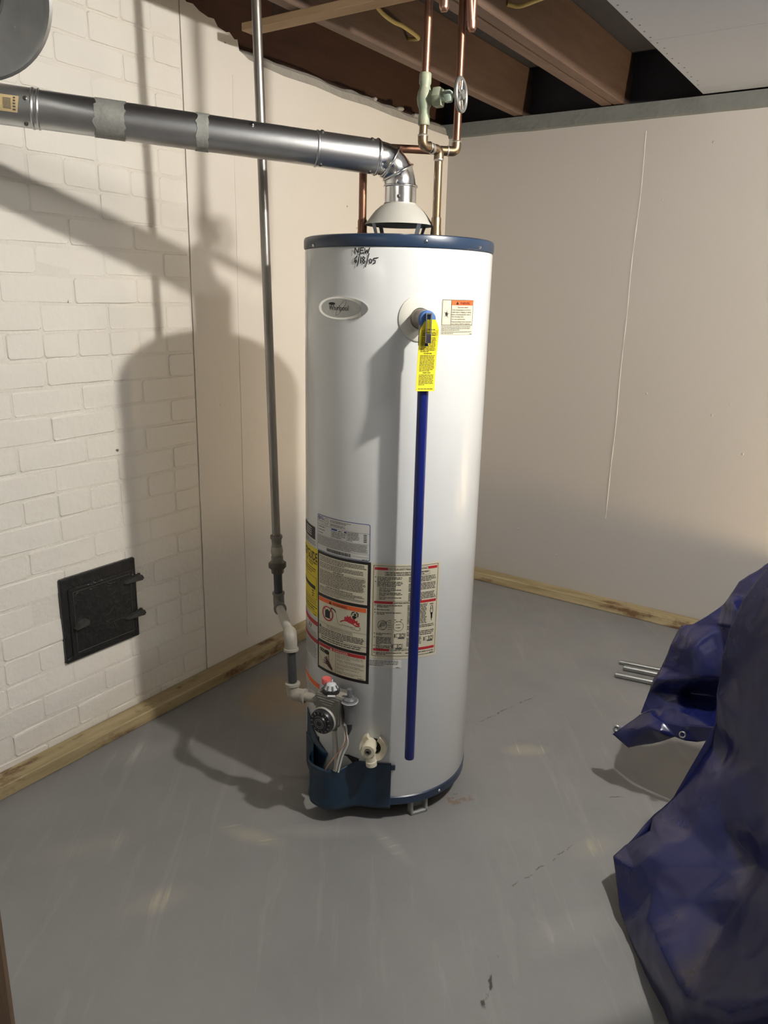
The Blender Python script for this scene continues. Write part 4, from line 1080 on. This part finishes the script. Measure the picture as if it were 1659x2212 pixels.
for i in range(3):
    rr_ = [ring_at(pa[i], dirs[i], fr_+.0022), ring_at(pa[i].lerp(pa[i+1],.12), dirs[i].lerp(dirs[i+1],.12).normalized(), fr_-.0005),
           ring_at(pa[i].lerp(pa[i+1],.5), dirs[i].lerp(dirs[i+1],.5).normalized(), fr_), ring_at(pa[i].lerp(pa[i+1],.88), dirs[i].lerp(dirs[i+1],.88).normalized(), fr_-.0005), ring_at(pa[i+1], dirs[i+1], fr_+.0022)]
    g = MB().rings(rr_, False, False).build('elbow_gore', shiny_alu, flue, smooth=50)
for i in range(4):
    c, d = pa[i], dirs[i]; n = 40; rings = []
    for (dr, dh) in ((.0005,-.003),(.0030,-.0022),(.0042,0),(.0030,.0022),(.0005,.003)):
        rings.append([q + d*dh for q in ring_at(c, d, fr_+dr)])
    MB().rings(rings, False, False).build('elbow_seam', shiny_alu, flue, smooth=60)

# ================================================================== GALVANIZED DUCT END, top left
DCc = Vector((-1.1268,.6483,1.7600)); dd_ = Vector((-.80,.46,.34)).normalized()
duct = empty('duct', DCc, 'round dull galvanized duct end above the flue pipe, near the brick wall', 'duct')
MB().lathe([(.1085,0),(.1085,.90)], DCc, dd_, 48, cap0=False, cap1=False).build('duct_body', galv_dull, duct)
MB().lathe([(.1085,.004),(.1105,.002),(.1105,-.004),(.1060,-.007),(.100,-.004),(.050,.000),(.046,.004)], DCc, dd_, 64, cap0=False, cap1=False).build('end_ring', galv_dull, duct)
MB().lathe([(.0465,.003),(.0465,.06),(.001,.06)], DCc, dd_, 40, cap0=False).build('duct_opening', dark_in, duct)

# ================================================================== GAS PIPE
gp = empty('gas_pipe', (-1.205,1.391,.375), 'steel gas pipe dropping from the ceiling to the gas control left of the tank', 'pipe')
GT = Vector((-1.481,1.586,2.34)); GB = Vector((-1.4524,1.6083,.694)); gd = (GB-GT).normalized()
MB().tube([GT, GB], .0122, 20).build('riser', gas_pipe_metal, gp)
def gz(z): return GT + gd*((z-GT.z)/gd.z)
MB().lathe([(.0170,0),(.0180,.003),(.0180,.008),(.0150,.012),(.0140,.030),(.0160,.034)], gz(.700), gd, 20).build('coupling', fitting_grey, gp)
MB().lathe([(.010,-.018),(.0165,-.012),(.0185,0),(.0165,.012),(.010,.018)], gz(.652), gd, 18).build('ball_joint', fitting_white, gp)
MB().lathe([(.013,0),(.0175,.004),(.0175,.022),(.0210,.024)], gz(.640), gd, 8).build('union_tail', fitting_grey, gp)
MB().lathe([(.0245,0),(.0260,.002),(.0260,.016),(.0245,.018)], gz(.617), gd, 8).build('union_nut', union_dark, gp)
MB().lathe([(.0190,0),(.0180,.016),(.0140,.018)], gz(.599), gd, 8).build('union_end', union_dark, gp)
MB().tube([gz(.60), gz(.515)], .0128, 18).build('nipple', black_iron_pipe, gp)
T0 = gz(.505)
UE = Vector((-1.222,1.4020,.5230)); LE = Vector((-1.2075,1.3935,.3700))
dg = (UE - gz(.475)).normalized()
T1 = gz(.478)
MB().tube([gz(.522), gz(.516), gz(.514)] + [gz(.508), gz(.490)], [.0185,.0185,.0165,.0165,.0165], 18).build('elbow_collar', fitting_grey, gp)
hd_ = Vector((UE.x-T1.x, UE.y-T1.y, 0)).normalized()
pth = [gz(.500)] + [gz(.492) + (T1+hd_*.03 - gz(.492))*0]  # start of the street elbow
c0 = gz(.478); 
dgn = (UE - (c0+Vector((0,0,.0)))).normalized()
MB().tube(soft([gz(.500), gz(.486)+dgn*.004, c0+dgn*.012, c0+dgn*.034], 6), [.0165]*19, 18).build('street_elbow', fitting_grey, gp)
MB().lathe([(.0165,-.004),(.0190,-.003),(.0190,.004),(.0165,.005)], c0+dgn*.036, dgn, 18).build('elbow_lip', fitting_grey, gp)
MB().tube([c0+dgn*.03, UE - dgn*.028], .0126, 18).build('cross_nipple', gas_pipe_grey, gp)
vdn = (LE-UE).normalized()
MB().tube(soft([UE - dgn*.042, UE - dgn*.022, UE - dgn*.004 + vdn*.004, UE + vdn*.022, UE + vdn*.040], 6), [.0150,.0152,.0154,.0156,.0158,.0160]+[.0172]*13+[.0165]*6, 20).build('elbow', fitting_white, gp)
MB().lathe([(.0165,-.003),(.0198,-.002),(.0198,.004),(.0170,.005)], UE + vdn*.038, vdn, 20).build('elbow_lip', fitting_white, gp)
MB().lathe([(.0160,-.003),(.0182,-.002),(.0182,.003),(.0160,.004)], UE - dgn*.020 , dgn, 20).build('elbow_lip', fitting_white, gp)
MB().tube([UE + vdn*.036, LE - vdn*.026], .0118, 18).build('drop_nipple', black_iron_pipe, gp)
inl = VC - tt*.050 + up*.010 - nv*.002
hdn = (inl - LE); hdn.z = 0; hdn.normalize(); LE2 = Vector((LE.x, LE.y, inl.z))
MB().lathe([(.0165,-.003),(.0200,-.002),(.0200,.005),(.0170,.006)], LE2 - vdn*.028, vdn, 20).build('elbow_lip', fitting_white, gp)
MB().tube(soft([LE2 - vdn*.030, LE2 - vdn*.014, LE2 + vdn*.000 + hdn*.002, LE2 + hdn*.018, LE2 + hdn*.032], 6), .0166, 20).build('elbow', fitting_white, gp)
MB().lathe([(.0165,-.003),(.0195,-.002),(.0195,.004),(.0165,.005)], LE2 + hdn*.032, hdn, 20).build('elbow_lip', fitting_white, gp)
MB().tube([LE2 + hdn*.03, inl + hdn*.012], .0125, 18).build('inlet_nipple', fitting_white, gp)

# ================================================================== COPPER WATER LINES
PL = Vector((-1.206,1.672,1.512)); PR = Vector((-1.0165,1.7155,1.512)); cr = .0098
cold = empty('cold_water_pipe', PR, 'tarnished copper line with a green gate valve, at the right of the tank top', 'pipe')
q0 = Vector((PR.x, PR.y, 1.716)); q1 = Vector((-1.0315,1.6650,1.7185))
cx = (q1-q0); cx.z = 0; cxn = cx.normalized()
MB().lathe([(.0145,0),(.0150,.004),(.0135,.014),(.0130,.020),(.0118,.030),(.0118,.052),(.0104,.055)], PR, up, 18).build('threaded_adapter', copper_dull, cold)
MB().tube([PR + up*.05, q0 - up*.022], cr, 18).build('riser', copper_dull, cold)
def celbow(p, da, db, name, m, par, r=.0118, L=.022):
    pts = [p - da*L, p - da*(L*.65)] + [ (p-da*L*.55)*(1-t)**2 + p*2*t*(1-t) + (p+db*L*.55)*t*t for t in [i/6 for i in range(7)] ] + [p + db*L*.65, p + db*L]
    o = MB().tube(pts, r, 18).build(name, m, par)
    for e, d in ((p-da*L, -da), (p+db*L, db)):
        MB().lathe([(r+.0006,-.002),(r+.0010,0),(cr+.0004,.003)], e, d, 18, cap0=False, cap1=False).build('solder_ring', solder, o)
    return o
celbow(q0, up, cxn, 'elbow', copper_dull, cold); celbow(q1, cxn, up, 'elbow', copper_dull, cold)
MB().tube([q0 + cxn*.02, q1 - cxn*.02], cr, 16).build('offset', copper_dull, cold)
vz = 1.7185
VB = Vector((q1.x+.0005, q1.y+.001, 0))
MB().tube([q1 + up*.02, VB + up*1.775], cr, 16).build('stub', copper_dull, cold)
gvb = MB().lathe([(.0125,1.762),(.0135,1.764),(.0135,1.782),(.0115,1.786),(.0125,1.796),(.0165,1.806),(.0180,1.818),(.0165,1.830),(.0130,1.838),(.0118,1.845),(.0140,1.850),(.0140,1.868),(.0120,1.871)], VB, up, 22).build('gate_valve', verdigris, cold)
vx = Vector((.985,.165,.03)).normalized(); vo = VB + up*1.817
MB().tube([vo, vo + vx*.030], .0135, 16).build('valve_neck', verdigris, gvb)
MB().lathe([(.0215,.024),(.0225,.026),(.0225,.040),(.0210,.043)], vo, vx, 6).build('bonnet_nut', verdigris, gvb)
MB().lathe([(.0110,.042),(.0125,.050),(.0090,.052)], vo, vx, 12).build('bonnet', verdigris, gvb)
MB().lathe([(.0130,.050),(.0140,.052),(.0140,.063),(.0120,.066),(.0060,.067)], vo, vx, 6).build('packing_nut', mat('pale_green_bronze',(.42,.50,.44),.45,.4,var=.6,var_scale=60,var_color=(.30,.38,.30)), gvb)
MB().tube([vo + vx*.06, vo + vx*.092], .0042, 12).build('stem', verdigris, gvb)
wc = vo + vx*.088
wy = vx.cross(up).normalized(); wz = wy.cross(vx)
rim = MB(); rings = []
for k in range(40):
    a = 2*math.pi*k/40; d = wy*math.cos(a)+wz*math.sin(a); wob = .0335
    rings.append([wc + d*(wob + .0042*math.cos(2*math.pi*j/10)) + vx*.0048*math.sin(2*math.pi*j/10) for j in range(10)])
rim.rings(rings, closed=True); ro = rim.build('handwheel', wheel_metal, gvb, smooth=60)
MB().lathe([(.0105,-.006),(.0110,0),(.0100,.007),(.004,.009)], wc, vx, 16).build('wheel_hub', wheel_metal, ro)
for k in range(5):
    a = 2*math.pi*k/5+.5; d = wy*math.cos(a)+wz*math.sin(a); e = vx.cross(d)
    MB().bevbox(wc + d*.021, (.026,.0075,.005), .0015, (d, e, vx)).build('wheel_spoke', wheel_metal, ro)
MB().tube([VB + up*1.868, Vector((VB.x+.004, VB.y+.004, 2.34))], cr, 18).build('riser', copper, cold)

hot = empty('hot_water_pipe', PL, 'copper water line from the left of the tank top, crossing behind the flue', 'pipe')
HZ = 1.731; h0 = Vector((PL.x, PL.y, HZ)); h1 = Vector((-1.0335,1.8280,HZ)); hx = (h1-h0).normalized()
MB().lathe([(.0145,0),(.0150,.004),(.0135,.014),(.0118,.024),(.0118,.048),(.0104,.052)], PL, up, 18).build('threaded_adapter', copper, hot)
MB().tube([PL + up*.045, h0 - up*.02], cr, 18).build('riser', copper, hot)
celbow(h0, up, hx, 'elbow', copper, hot); celbow(h1, hx, up, 'elbow', copper_dull, hot)
MB().tube([h0 + hx*.02, h1 - hx*.036], cr, 18).build('crossover', copper, hot)
MB().tube([h1 - hx*.046, h1 - hx*.02], cr+.0016, 18).build('coupling', copper_dull, hot)
MB().tube([h1 + up*.02, Vector((-1.0325,1.8290,2.34))], cr, 18).build('riser', copper, hot)

# two bright copper loops hanging between the joists
def loop(p, top, leg2, lab):
    o = empty('copper_loop', p, lab, 'pipe', 'bright copper loops')
    p = Vector(p); a = Vector(top); b = Vector(leg2); da = (p-a).normalized(); db = (b-p).normalized()
    MB().tube([a, p - da*.014], .0092, 16).build('pipe_leg', copper_bright, o); MB().tube([p + db*.014, b], .0092, 16).build('pipe_leg', copper_bright, o)
    MB().tube(soft([p - da*.022, p - da*.009, p + db*.009, p + db*.022], 5), .0105, 16).build('bend', copper_bright, o)
loop((-.985,1.660,1.985), (-1.016,1.648,2.34), (-.988,1.664,2.34), 'bright copper loop hanging beside the valve pipe at the joists, the left one')
loop((-1.002,1.822,1.990), (-1.030,1.792,2.34), (-1.003,1.827,2.34), 'bright copper loop hanging beside the plain copper riser, the right one')

# ================================================================== CABLES
def cable(name, pts, r, label):
    o = MB().tube(soft(pts, 10), r, 10).build(name, yellow_cable); tag(o, label, 'cable'); return o
cable('cable', [(-1.545,2.13,2.260),(-1.525,2.19,2.215),(-1.515,2.245,2.200),(-1.510,2.300,2.199),(-1.530,2.42,2.200),(-1.592,2.46,2.215)], .0062, 'dull yellow cable along the joist near the furring strip')
cable('cable', [(-1.152,2.300,2.204),(-1.12,2.315,2.198),(-1.06,2.302,2.200),(-.98,2.28,2.202),(-.86,2.25,2.20)], .0062, 'pale yellow cable crossing from the doubled joist to the white ceiling sheet')

# ================================================================== SOOT DOOR in the brick
Y0, Y1, Z0, Z1 = DOOR
sd = empty('soot_door', (XW, (Y0+Y1)/2, Z0), 'square black iron soot door set in the white brick wall', 'door')
yx, zx, xx_ = Vector((0,1,0)), Vector((0,0,1)), Vector((1,0,0))
MB().bevbox((XW-.004,(Y0+Y1)/2,(Z0+Z1)/2), (.030, Y1-Y0, Z1-Z0), .004).build('frame', cast_iron, sd, smooth=0)
MB().bevbox((XW+.013,(Y0+Y1)/2+.004,(Z0+Z1)/2-.008), (.010, Y1-Y0-.034, Z1-Z0-.052), .004).build('door_leaf', cast_iron, sd, smooth=0)
ed = MB(); w2 = .0022
ya, yb, za, zb_ = Y0+.034, Y1-.030, Z0+.030, Z1-.046
for c, s_ in ((((ya+yb)/2, zb_), (yb-ya, w2)), (((ya+yb)/2, za), (yb-ya, w2)), ((ya, (za+zb_)/2), (w2, zb_-za)), ((yb, (za+zb_)/2), (w2, zb_-za))):
    ed.bevbox((XW+.0185, c[0], c[1]), (.003, s_[0], s_[1]), .0008)
ed.build('raised_edge', cast_iron_edge, sd, smooth=0)
for zz in (Z1-.066, Z0+.083):
    MB().prism([(-.052,-.004),(-.040,.004),(0,.011),(.012,.008),(.018,-.002),(.012,-.009),(0,-.008)], (XW+.020, Y1-.004, zz), yx, zx, xx_, -.006, .012).build('hinge', cast_iron_edge, sd, smooth=0)
    MB().tube([(XW+.018, Y1+.004, zz-.012), (XW+.018, Y1+.004, zz+.012)], .0055, 12).build('hinge_pin', cast_iron_edge, sd)
MB().prism([(-.024,-.010),(-.010,.004),(.012,.010),(.018,.009),(.018,-.006),(-.004,-.008)], (XW+.018, Y0+.050, Z0+.122), yx, zx, xx_, -.004, .022).build('latch', cast_iron_edge, sd, smooth=0)
MB().lathe([(.004,0),(.004,.004),(.001,.006)], (XW+.018, Y1-.022, Z1-.052), xx_, 10).build('rivet', cast_iron_edge, sd)

# ================================================================== METAL RODS on the floor by the tarp
rods = (((-.757,2.834,.010),(-.16,2.939,.010),.0085,'thin zinc rod on the floor, the farthest of the three beside the blue tarp'),
        ((-.728,2.792,.0115),(-.14,2.896,.0115),.0110,'zinc rod on the floor, the middle one of three beside the blue tarp'),
        ((-.735,2.716,.0115),(-.14,2.820,.0115),.0110,'zinc rod on the floor, the nearest of the three beside the blue tarp'))
for a, b, r_, lab in rods:
    a, b = Vector(a), Vector(b); d = (b-a).normalized()
    o = MB().lathe([(r_*.75,.006),(r_*.75,0),(r_,0),(r_,(b-a).length)], a, d, 16).build('metal_rod', rod_metal); tag(o, lab, 'rod', 'zinc rods on the floor')

# ================================================================== WOODEN POST at the lower left edge
PC = Vector((-0.9620, 0.4101, 0)); pxd = Vector((0.4270, 0.9042, 0)); pyd = Vector((-0.9042, 0.4270, 0))
po = MB().bevbox(PC + up*.43, (.09, .09, .86), .005, (pxd, pyd, up)).build('support_post', post_wood, smooth=0)
tag(po, 'dark brown wooden post at the lower left edge of the picture', 'post')

# ================================================================== BLUE TARPAULIN
FRONT_V = [(-0.134,1.695,0.982),(-0.18,1.731,0.848),(-0.221,1.756,0.76),(-0.24,1.774,0.668),(-0.246,1.783,0.605),(-0.247,1.783,0.504),(-0.239,1.774,0.438),(-0.237,1.764,0.38),(-0.267,1.76,0.308),(-0.299,1.734,0.232),(-0.334,1.708,0.178),(-0.328,1.668,0.165),(-0.381,1.664,0.1),(-0.395,1.624,0.09),(-0.37,1.581,0.06),(-0.346,1.534,0.035),(-0.327,1.513,0.02),(-0.292,1.471,0.006),(-0.241,1.407,0.004),(-0.195,1.352,0.004),(-0.158,1.298,0.004),(-0.064,1.178,0.004),(0.144,1.212,0.05),(0.117,1.094,0.588),(0.072,1.298,0.826),(-0.032,1.55,0.998),(-0.279,1.596,0.2),(-0.268,1.547,0.18),(-0.276,1.525,0.136),(-0.293,1.512,0.078),(-0.304,1.571,0.17),(-0.329,1.566,0.124),(-0.266,1.456,0.101),(-0.214,1.363,0.123),(-0.205,1.667,0.339),(-0.168,1.591,0.3),(-0.132,1.524,0.252),(-0.094,1.437,0.265),(-0.036,1.269,0.286),(-0.077,1.488,0.391),(-0.084,1.518,0.292),(-0.225,1.614,0.241),(-0.187,1.488,0.168),(-0.137,1.353,0.155),(-0.123,1.435,0.186),(-0.148,1.261,0.141),(-0.05,1.159,0.258),(-0.184,1.72,0.642),(-0.178,1.691,0.5),(-0.16,1.692,0.756),(-0.121,1.595,0.47),(-0.094,1.577,0.646),(-0.045,1.449,0.531),(0.012,1.28,0.43),(0.028,1.12,0.391),(-0.212,1.772,0.567),(-0.198,1.744,0.396),(-0.143,1.684,0.825)]
FRONT_T = [(10,11,26),(14,15,29),(15,16,29),(11,12,30),(11,30,26),(26,30,27),(28,31,29),(14,29,31),(12,13,31),(12,31,30),(13,14,31),(27,31,28),(27,30,31),(16,17,32),(16,32,29),(28,29,32),(17,18,33),(17,33,32),(7,8,34),(8,9,34),(34,35,39),(35,36,40),(35,40,39),(36,37,40),(9,10,41),(10,26,41),(9,41,34),(34,41,35),(26,27,41),(27,36,41),(35,41,36),(27,28,42),(27,42,36),(28,32,42),(36,42,37),(32,33,42),(33,43,42),(37,44,38),(38,44,43),(37,42,44),(42,43,44),(18,19,45),(18,45,33),(33,45,43),(19,20,45),(20,21,46),(21,22,46),(20,46,45),(38,43,46),(43,45,46),(3,4,47),(5,6,48),(2,3,49),(3,47,49),(34,39,50),(47,51,49),(24,49,51),(48,50,51),(23,24,52),(39,52,50),(50,52,51),(24,51,52),(37,38,53),(37,53,40),(39,40,53),(39,53,52),(23,52,53),(22,23,54),(22,54,46),(38,46,54),(38,54,53),(23,53,54),(4,5,55),(4,55,47),(5,48,55),(48,51,55),(47,55,51),(6,7,56),(6,56,48),(7,34,56),(34,50,56),(48,56,50),(0,1,57),(0,57,25),(24,25,57),(24,57,49),(1,2,57),(2,49,57)]
REAR_V = [(-0.177,2.042,0.803),(-0.234,2.067,0.735),(-0.277,2.082,0.687),(-0.288,2.08,0.652),(-0.305,2.078,0.617),(-0.337,2.073,0.579),(-0.372,2.077,0.543),(-0.403,2.091,0.525),(-0.415,2.089,0.497),(-0.425,2.077,0.45),(-0.437,2.074,0.398),(-0.452,2.071,0.36),(-0.46,2.059,0.318),(-0.473,2.046,0.253),(-0.44,2.023,0.274),(-0.4,2.0,0.272),(-0.352,1.989,0.284),(-0.265,1.972,0.318),(-0.181,1.952,0.347),(-0.057,1.899,0.515),(-0.067,1.949,0.784),(-0.44,2.038,0.375),(-0.411,2.029,0.385),(-0.392,2.063,0.511),(-0.349,2.01,0.505),(-0.294,2.039,0.569),(-0.305,2.047,0.576),(-0.267,1.992,0.6),(-0.278,2.031,0.647),(-0.263,1.993,0.448),(-0.335,1.992,0.429),(-0.389,2.064,0.332),(-0.362,2.109,0.328),(-0.294,2.099,0.347),(-0.362,2.018,0.305),(-0.318,2.005,0.315),(-0.338,2.063,0.321),(-0.294,2.029,0.317),(-0.433,2.045,0.282),(-0.226,2.017,0.665),(-0.195,1.98,0.561),(-0.231,1.966,0.606),(-0.2,1.96,0.467)]
REAR_T = [(10,11,21),(11,12,21),(10,21,22),(12,22,21),(6,7,23),(7,8,23),(8,9,23),(9,24,23),(6,23,24),(6,24,25),(5,6,26),(6,25,26),(4,5,26),(25,27,26),(4,26,27),(3,4,28),(4,27,28),(24,29,25),(9,10,30),(9,30,24),(10,22,30),(24,30,29),(12,31,22),(22,31,30),(30,31,32),(17,18,33),(29,30,33),(30,32,33),(15,16,34),(16,17,35),(16,35,34),(31,36,32),(31,34,36),(32,36,33),(34,35,36),(17,33,37),(17,37,35),(35,37,36),(33,36,37),(12,13,38),(13,14,38),(12,38,31),(14,15,38),(31,38,34),(15,34,38),(0,1,39),(0,39,20),(1,2,39),(2,3,39),(3,28,39),(19,20,40),(20,39,40),(27,41,28),(28,41,39),(25,41,27),(25,29,41),(29,40,41),(39,41,40),(29,33,42),(18,42,33),(18,19,42),(19,40,42),(29,42,40)]
HEM_V = [(-0.472,2.041,0.251),(-0.439,2.013,0.282),(-0.398,1.991,0.28),(-0.351,1.979,0.292),(-0.264,1.962,0.326),(-0.225,1.957,0.339),(-0.22,1.953,0.306),(-0.263,1.957,0.29),(-0.303,1.977,0.258),(-0.332,1.972,0.254),(-0.36,1.978,0.253),(-0.399,1.99,0.216),(-0.481,1.993,0.165),(-0.533,2.011,0.18),(-0.431,1.973,0.259),(-0.397,1.96,0.264),(-0.485,2.002,0.211)]
HEM_T = [(4,6,5),(4,7,6),(3,8,4),(4,8,7),(3,9,8),(2,10,3),(3,10,9),(0,14,1),(1,14,2),(11,14,12),(2,15,10),(10,15,11),(11,15,14),(2,14,15),(12,16,13),(12,14,16),(0,13,16),(0,16,14)]

def sheet(name, V, T, m, parent, sub=3, amp=.005, fr=9., smooth_it=2, seed=0, thick=.0016):
    V = [Vector(v) for v in V]; T = list(T); bnd = None
    for s in range(sub):
        cache = {}; NT = []
        def mid(a, b):
            k = (min(a,b), max(a,b))
            if k not in cache: cache[k] = len(V); V.append((V[a]+V[b])/2)
            return cache[k]
        for a, b, c in T:
            ab, bc, ca = mid(a,b), mid(b,c), mid(c,a); NT += [(a,ab,ca),(ab,b,bc),(ca,bc,c),(ab,bc,ca)]
        T = NT
        if s in (1, 2):
            for it in range(smooth_it):
                nb_ = [[] for _ in V]; ecount = {}
                for t in T:
                    for a, b in ((t[0],t[1]),(t[1],t[2]),(t[2],t[0])):
                        nb_[a].append(b); nb_[b].append(a); k = (min(a,b),max(a,b)); ecount[k] = ecount.get(k,0)+1
                edge = set(); 
                for k, n_ in ecount.items():
                    if n_ == 1: edge.update(k)
                V2 = [v.copy() for v in V]
                for i in range(len(V)):
                    if i in edge: continue
                    av = Vector((0,0,0))
                    for j in nb_[i]: av += V[j]
                    V2[i] = V[i]*.5 + av/len(nb_[i])*.5
                V = V2
    nr = [Vector((0,0,0)) for _ in V]
    for t in T:
        n_ = (V[t[1]]-V[t[0]]).cross(V[t[2]]-V[t[0]])
        for i in t: nr[i] += n_
    for i, v in enumerate(V):
        n_ = nr[i].normalized() if nr[i].length > 0 else Vector((0,0,1))
        p = v*fr + Vector((seed*7.3,0,0)); q = 1-abs(noise.noise(p)); q2 = 1-abs(noise.noise(p*2.3+Vector((9,2,4))))
        V[i] = v + n_*(amp*(q*q-.5) + amp*.4*(q2**3-.3))
        V[i].z = max(V[i].z, .002)
    mb = MB(); mb.v = V; mb.f = [tuple(t) for t in T]
    o = mb.build(name, m, parent, smooth=80)
    md = o.modifiers.new('thickness', 'SOLIDIFY'); md.thickness = thick; md.offset = -1
    return o
tarp = empty('tarpaulin', (-.10,1.70,0), 'crumpled blue tarpaulin with grommets heaped on the floor at the right', 'tarpaulin')
sheet('drape', FRONT_V, FRONT_T, tarp_blue, tarp, 4, .0035, 7., 1, 1)
sheet('drape', REAR_V, REAR_T, tarp_blue, tarp, 4, .004, 11., 1, 2)
hm = sheet('hem', HEM_V, HEM_T, tarp_blue, tarp, 3, .003, 12., 1, 3, .003)
# far side of the heap, closing it towards the room
bk = [(-.134,1.695,.982),(-.180,1.731,.848),(-.246,1.783,.605),(-.239,1.774,.438),(-.299,1.734,.232),(-.381,1.664,.10)]
BV = []; BT = []
for i, p in enumerate(bk):
    f = i/(len(bk)-1)
    BV += [p, (p[0]+.22, p[1]+.14, p[2]*.95-.03), (p[0]+.55, p[1]+.10, p[2]*.9-.04), (p[0]+.75, p[1]-.25, p[2]*.85)]
for i in range(len(bk)-1):
    for j in range(3):
        a = i*4+j; BT += [(a, a+1, a+5), (a, a+5, a+4)]
sheet('drape', [(x, y, max(z,.004)) for x, y, z in BV], BT, tarp_blue, tarp, 3, .012, 6., 2, 5)
# low heap added behind the drapes to block work lamp and fill tube light
LV = [(-.20,1.96,.33),(.03,1.95,.86),(.40,1.95,.90),(.70,1.9,.30),(-.24,2.08,.34),(.03,2.2,.78),(.42,2.25,.74),(.75,2.2,.2),(-.20,2.25,.02),(.05,2.50,.34),(.45,2.62,.34),(.80,2.5,.02),
      (-.05,2.62,.10),(.15,2.85,.335),(.52,2.90,.335),(.80,2.85,.02),(.02,2.9,.004),(.14,3.20,.325),(.50,3.26,.325),(.78,3.2,.02),(.08,3.2,.004),(.16,3.30,.004),(.50,3.315,.004),(.8,3.3,.004)]
LT = []
for i in range(5):
    for j in range(3):
        a = i*4+j; LT += [(a, a+1, a+5), (a, a+5, a+4)]
sheet('shade_heap', LV, LT, tarp_blue, tarp, 3, .010, 6., 1, 6)
# unseen tall stack added to shade the front drape and floor: overhanging top, sides
tp = [(-.08,.85),(-.085,1.10),(-.08,1.335),(-.005,1.42),(.02,1.58),(.03,1.75),(.32,1.78),(.62,1.72),(.66,1.3),(.6,.85),(.25,.82)]
bt = [(.05,.90),(.045,1.10),(.04,1.30),(.05,1.42),(.06,1.58),(.07,1.70),(.32,1.72),(.58,1.68),(.62,1.3),(.56,.90),(.25,.88)]
TV = [(.28,1.30,1.36)] + [(x,y,1.30) for x,y in tp] + [(x*.75+u*.25, y*.75+v*.25, 1.15) for (x,y),(u,v) in zip(tp,bt)] + [(x,y,.62) for x,y in bt] + [(x+.02,y,.004) for x,y in bt]
n = len(tp); TT = [(0, i+1, (i+1) % n+1) for i in range(n)]
for k in range(3):
    for i in range(n):
        j = (i+1) % n; a0_, a1_, b0_, b1_ = 1+k*n+i, 1+k*n+j, 1+(k+1)*n+i, 1+(k+1)*n+j; TT += [(a0_, b0_, b1_), (a0_, b1_, a1_)]
sheet('shade_sheet', TV, TT, tarp_blue, tarp, 3, .012, 6., 1, 8)
def grommet(c, nrm, par):
    MB().lathe([(.0048,-.002),(.0052,.0018),(.0072,.0026),(.0094,.0016),(.0098,-.0005),(.0094,-.003),(.005,-.003)], c, nrm, 24, closed=True).build('grommet', grommet_metal, par)
grommet((-.3385,1.9610,.2750), Vector((.165,-.95,.26)), tarp)
cor = MB(); cor.add([(-.5361,2.0201,.2074),(-.5088,2.0374,.2028),(-.5068,2.0173,.1804),(-.535,2.010,.1767)], [(3,2,1,0)])
co = cor.build('tarp_corner', tarp_edge, tarp, smooth=0); md = co.modifiers.new('thickness','SOLIDIFY'); md.thickness = .002
grommet((-.5262,2.0190,.1975), Vector((.25,-.9,.3)), co)

# ================================================================== LAMPS outside the picture (bare bulb, added fill tubes, work lamp)
c, watts, colr = MAIN_LAMP; c = Vector(c); r = .030
o = empty('ceiling_lamp', (c.x, c.y, 2.156), 'bare bulb in a porcelain holder overhead, above the blue tarp', 'lamp')
MB().lathe([(.055,2.156),(.055,2.150),(.040,2.140),(.020,2.136),(.018,2.128)], (c.x,c.y,0), up, 24).build('lamp_holder', porcelain, o)
MB().lathe([(.0125,2.131),(.014,c.z+.026),(.022,c.z+.0205),(r,c.z+.004),(r,c.z-.006),(.0255,c.z-.019),(.015,c.z-.0275),(.001,c.z-.030)], (c.x,c.y,0), up, 20).build('bulb', emat('lit_bulb', colr, watts/(math.pi*4*math.pi*r*r)), o)
for c, d, watts, colr, lab in FILL_TUBES:
    c = Vector(c); d = Vector(d); e = up.cross(d); o = empty('fill_light', (c.x, c.y, 2.156), lab, 'lamp'); r = .019; Lt = 1.16
    MB().bevbox(c + up*.042, (1.25,.10,.026), .006, (d, e, up)).build('housing', porcelain, o)
    for sg in (-1, 1): MB().bevbox(c + d*sg*.60 + up*.010, (.022,.03,.05), .004, (d, e, up)).build('tube_socket', porcelain, o)
    MB().tube([c - d*Lt/2, c + d*Lt/2], r, 16).build('tube', emat('lit_tube', colr, watts/(math.pi*2*math.pi*r*Lt)), o)
c, wt, cl = WORK_LAMP; c = Vector(c)
wlmp = empty('work_lamp', (c.x, c.y, 0), 'metal reflector work lamp standing on the floor behind the tarpaulin', 'lamp')
aim = Vector((math.cos(R(146))*math.cos(R(14)), math.sin(R(146))*math.cos(R(14)), math.sin(R(14))))
MB().lathe([(.075,0),(.075,.012),(.012,.020),(.010,c.z-.10)], (c.x,c.y,0) , up, 24).build('stand', black_plastic, wlmp)
MB().lathe([(.022,-.085),(.030,-.070),(.060,-.045),(.085,-.005),(.100,.085),(.104,.086),(.089,-.008),(.063,-.050),(.032,-.076),(.022,-.088)], c, aim, 32, closed=True).build('reflector', galv, wlmp)  # bowl shaped to keep this lamp's light off the tank
rr_ = .038
MB().lathe([(.014,-.070),(.020,-.040),(.034,-.018),(rr_,0),(.033,.020),(.018,.034),(.001,.038)], c, aim, 20).build('bulb', emat('lit_work_bulb', cl, wt/(math.pi*4*math.pi*rr_*rr_)), wlmp)
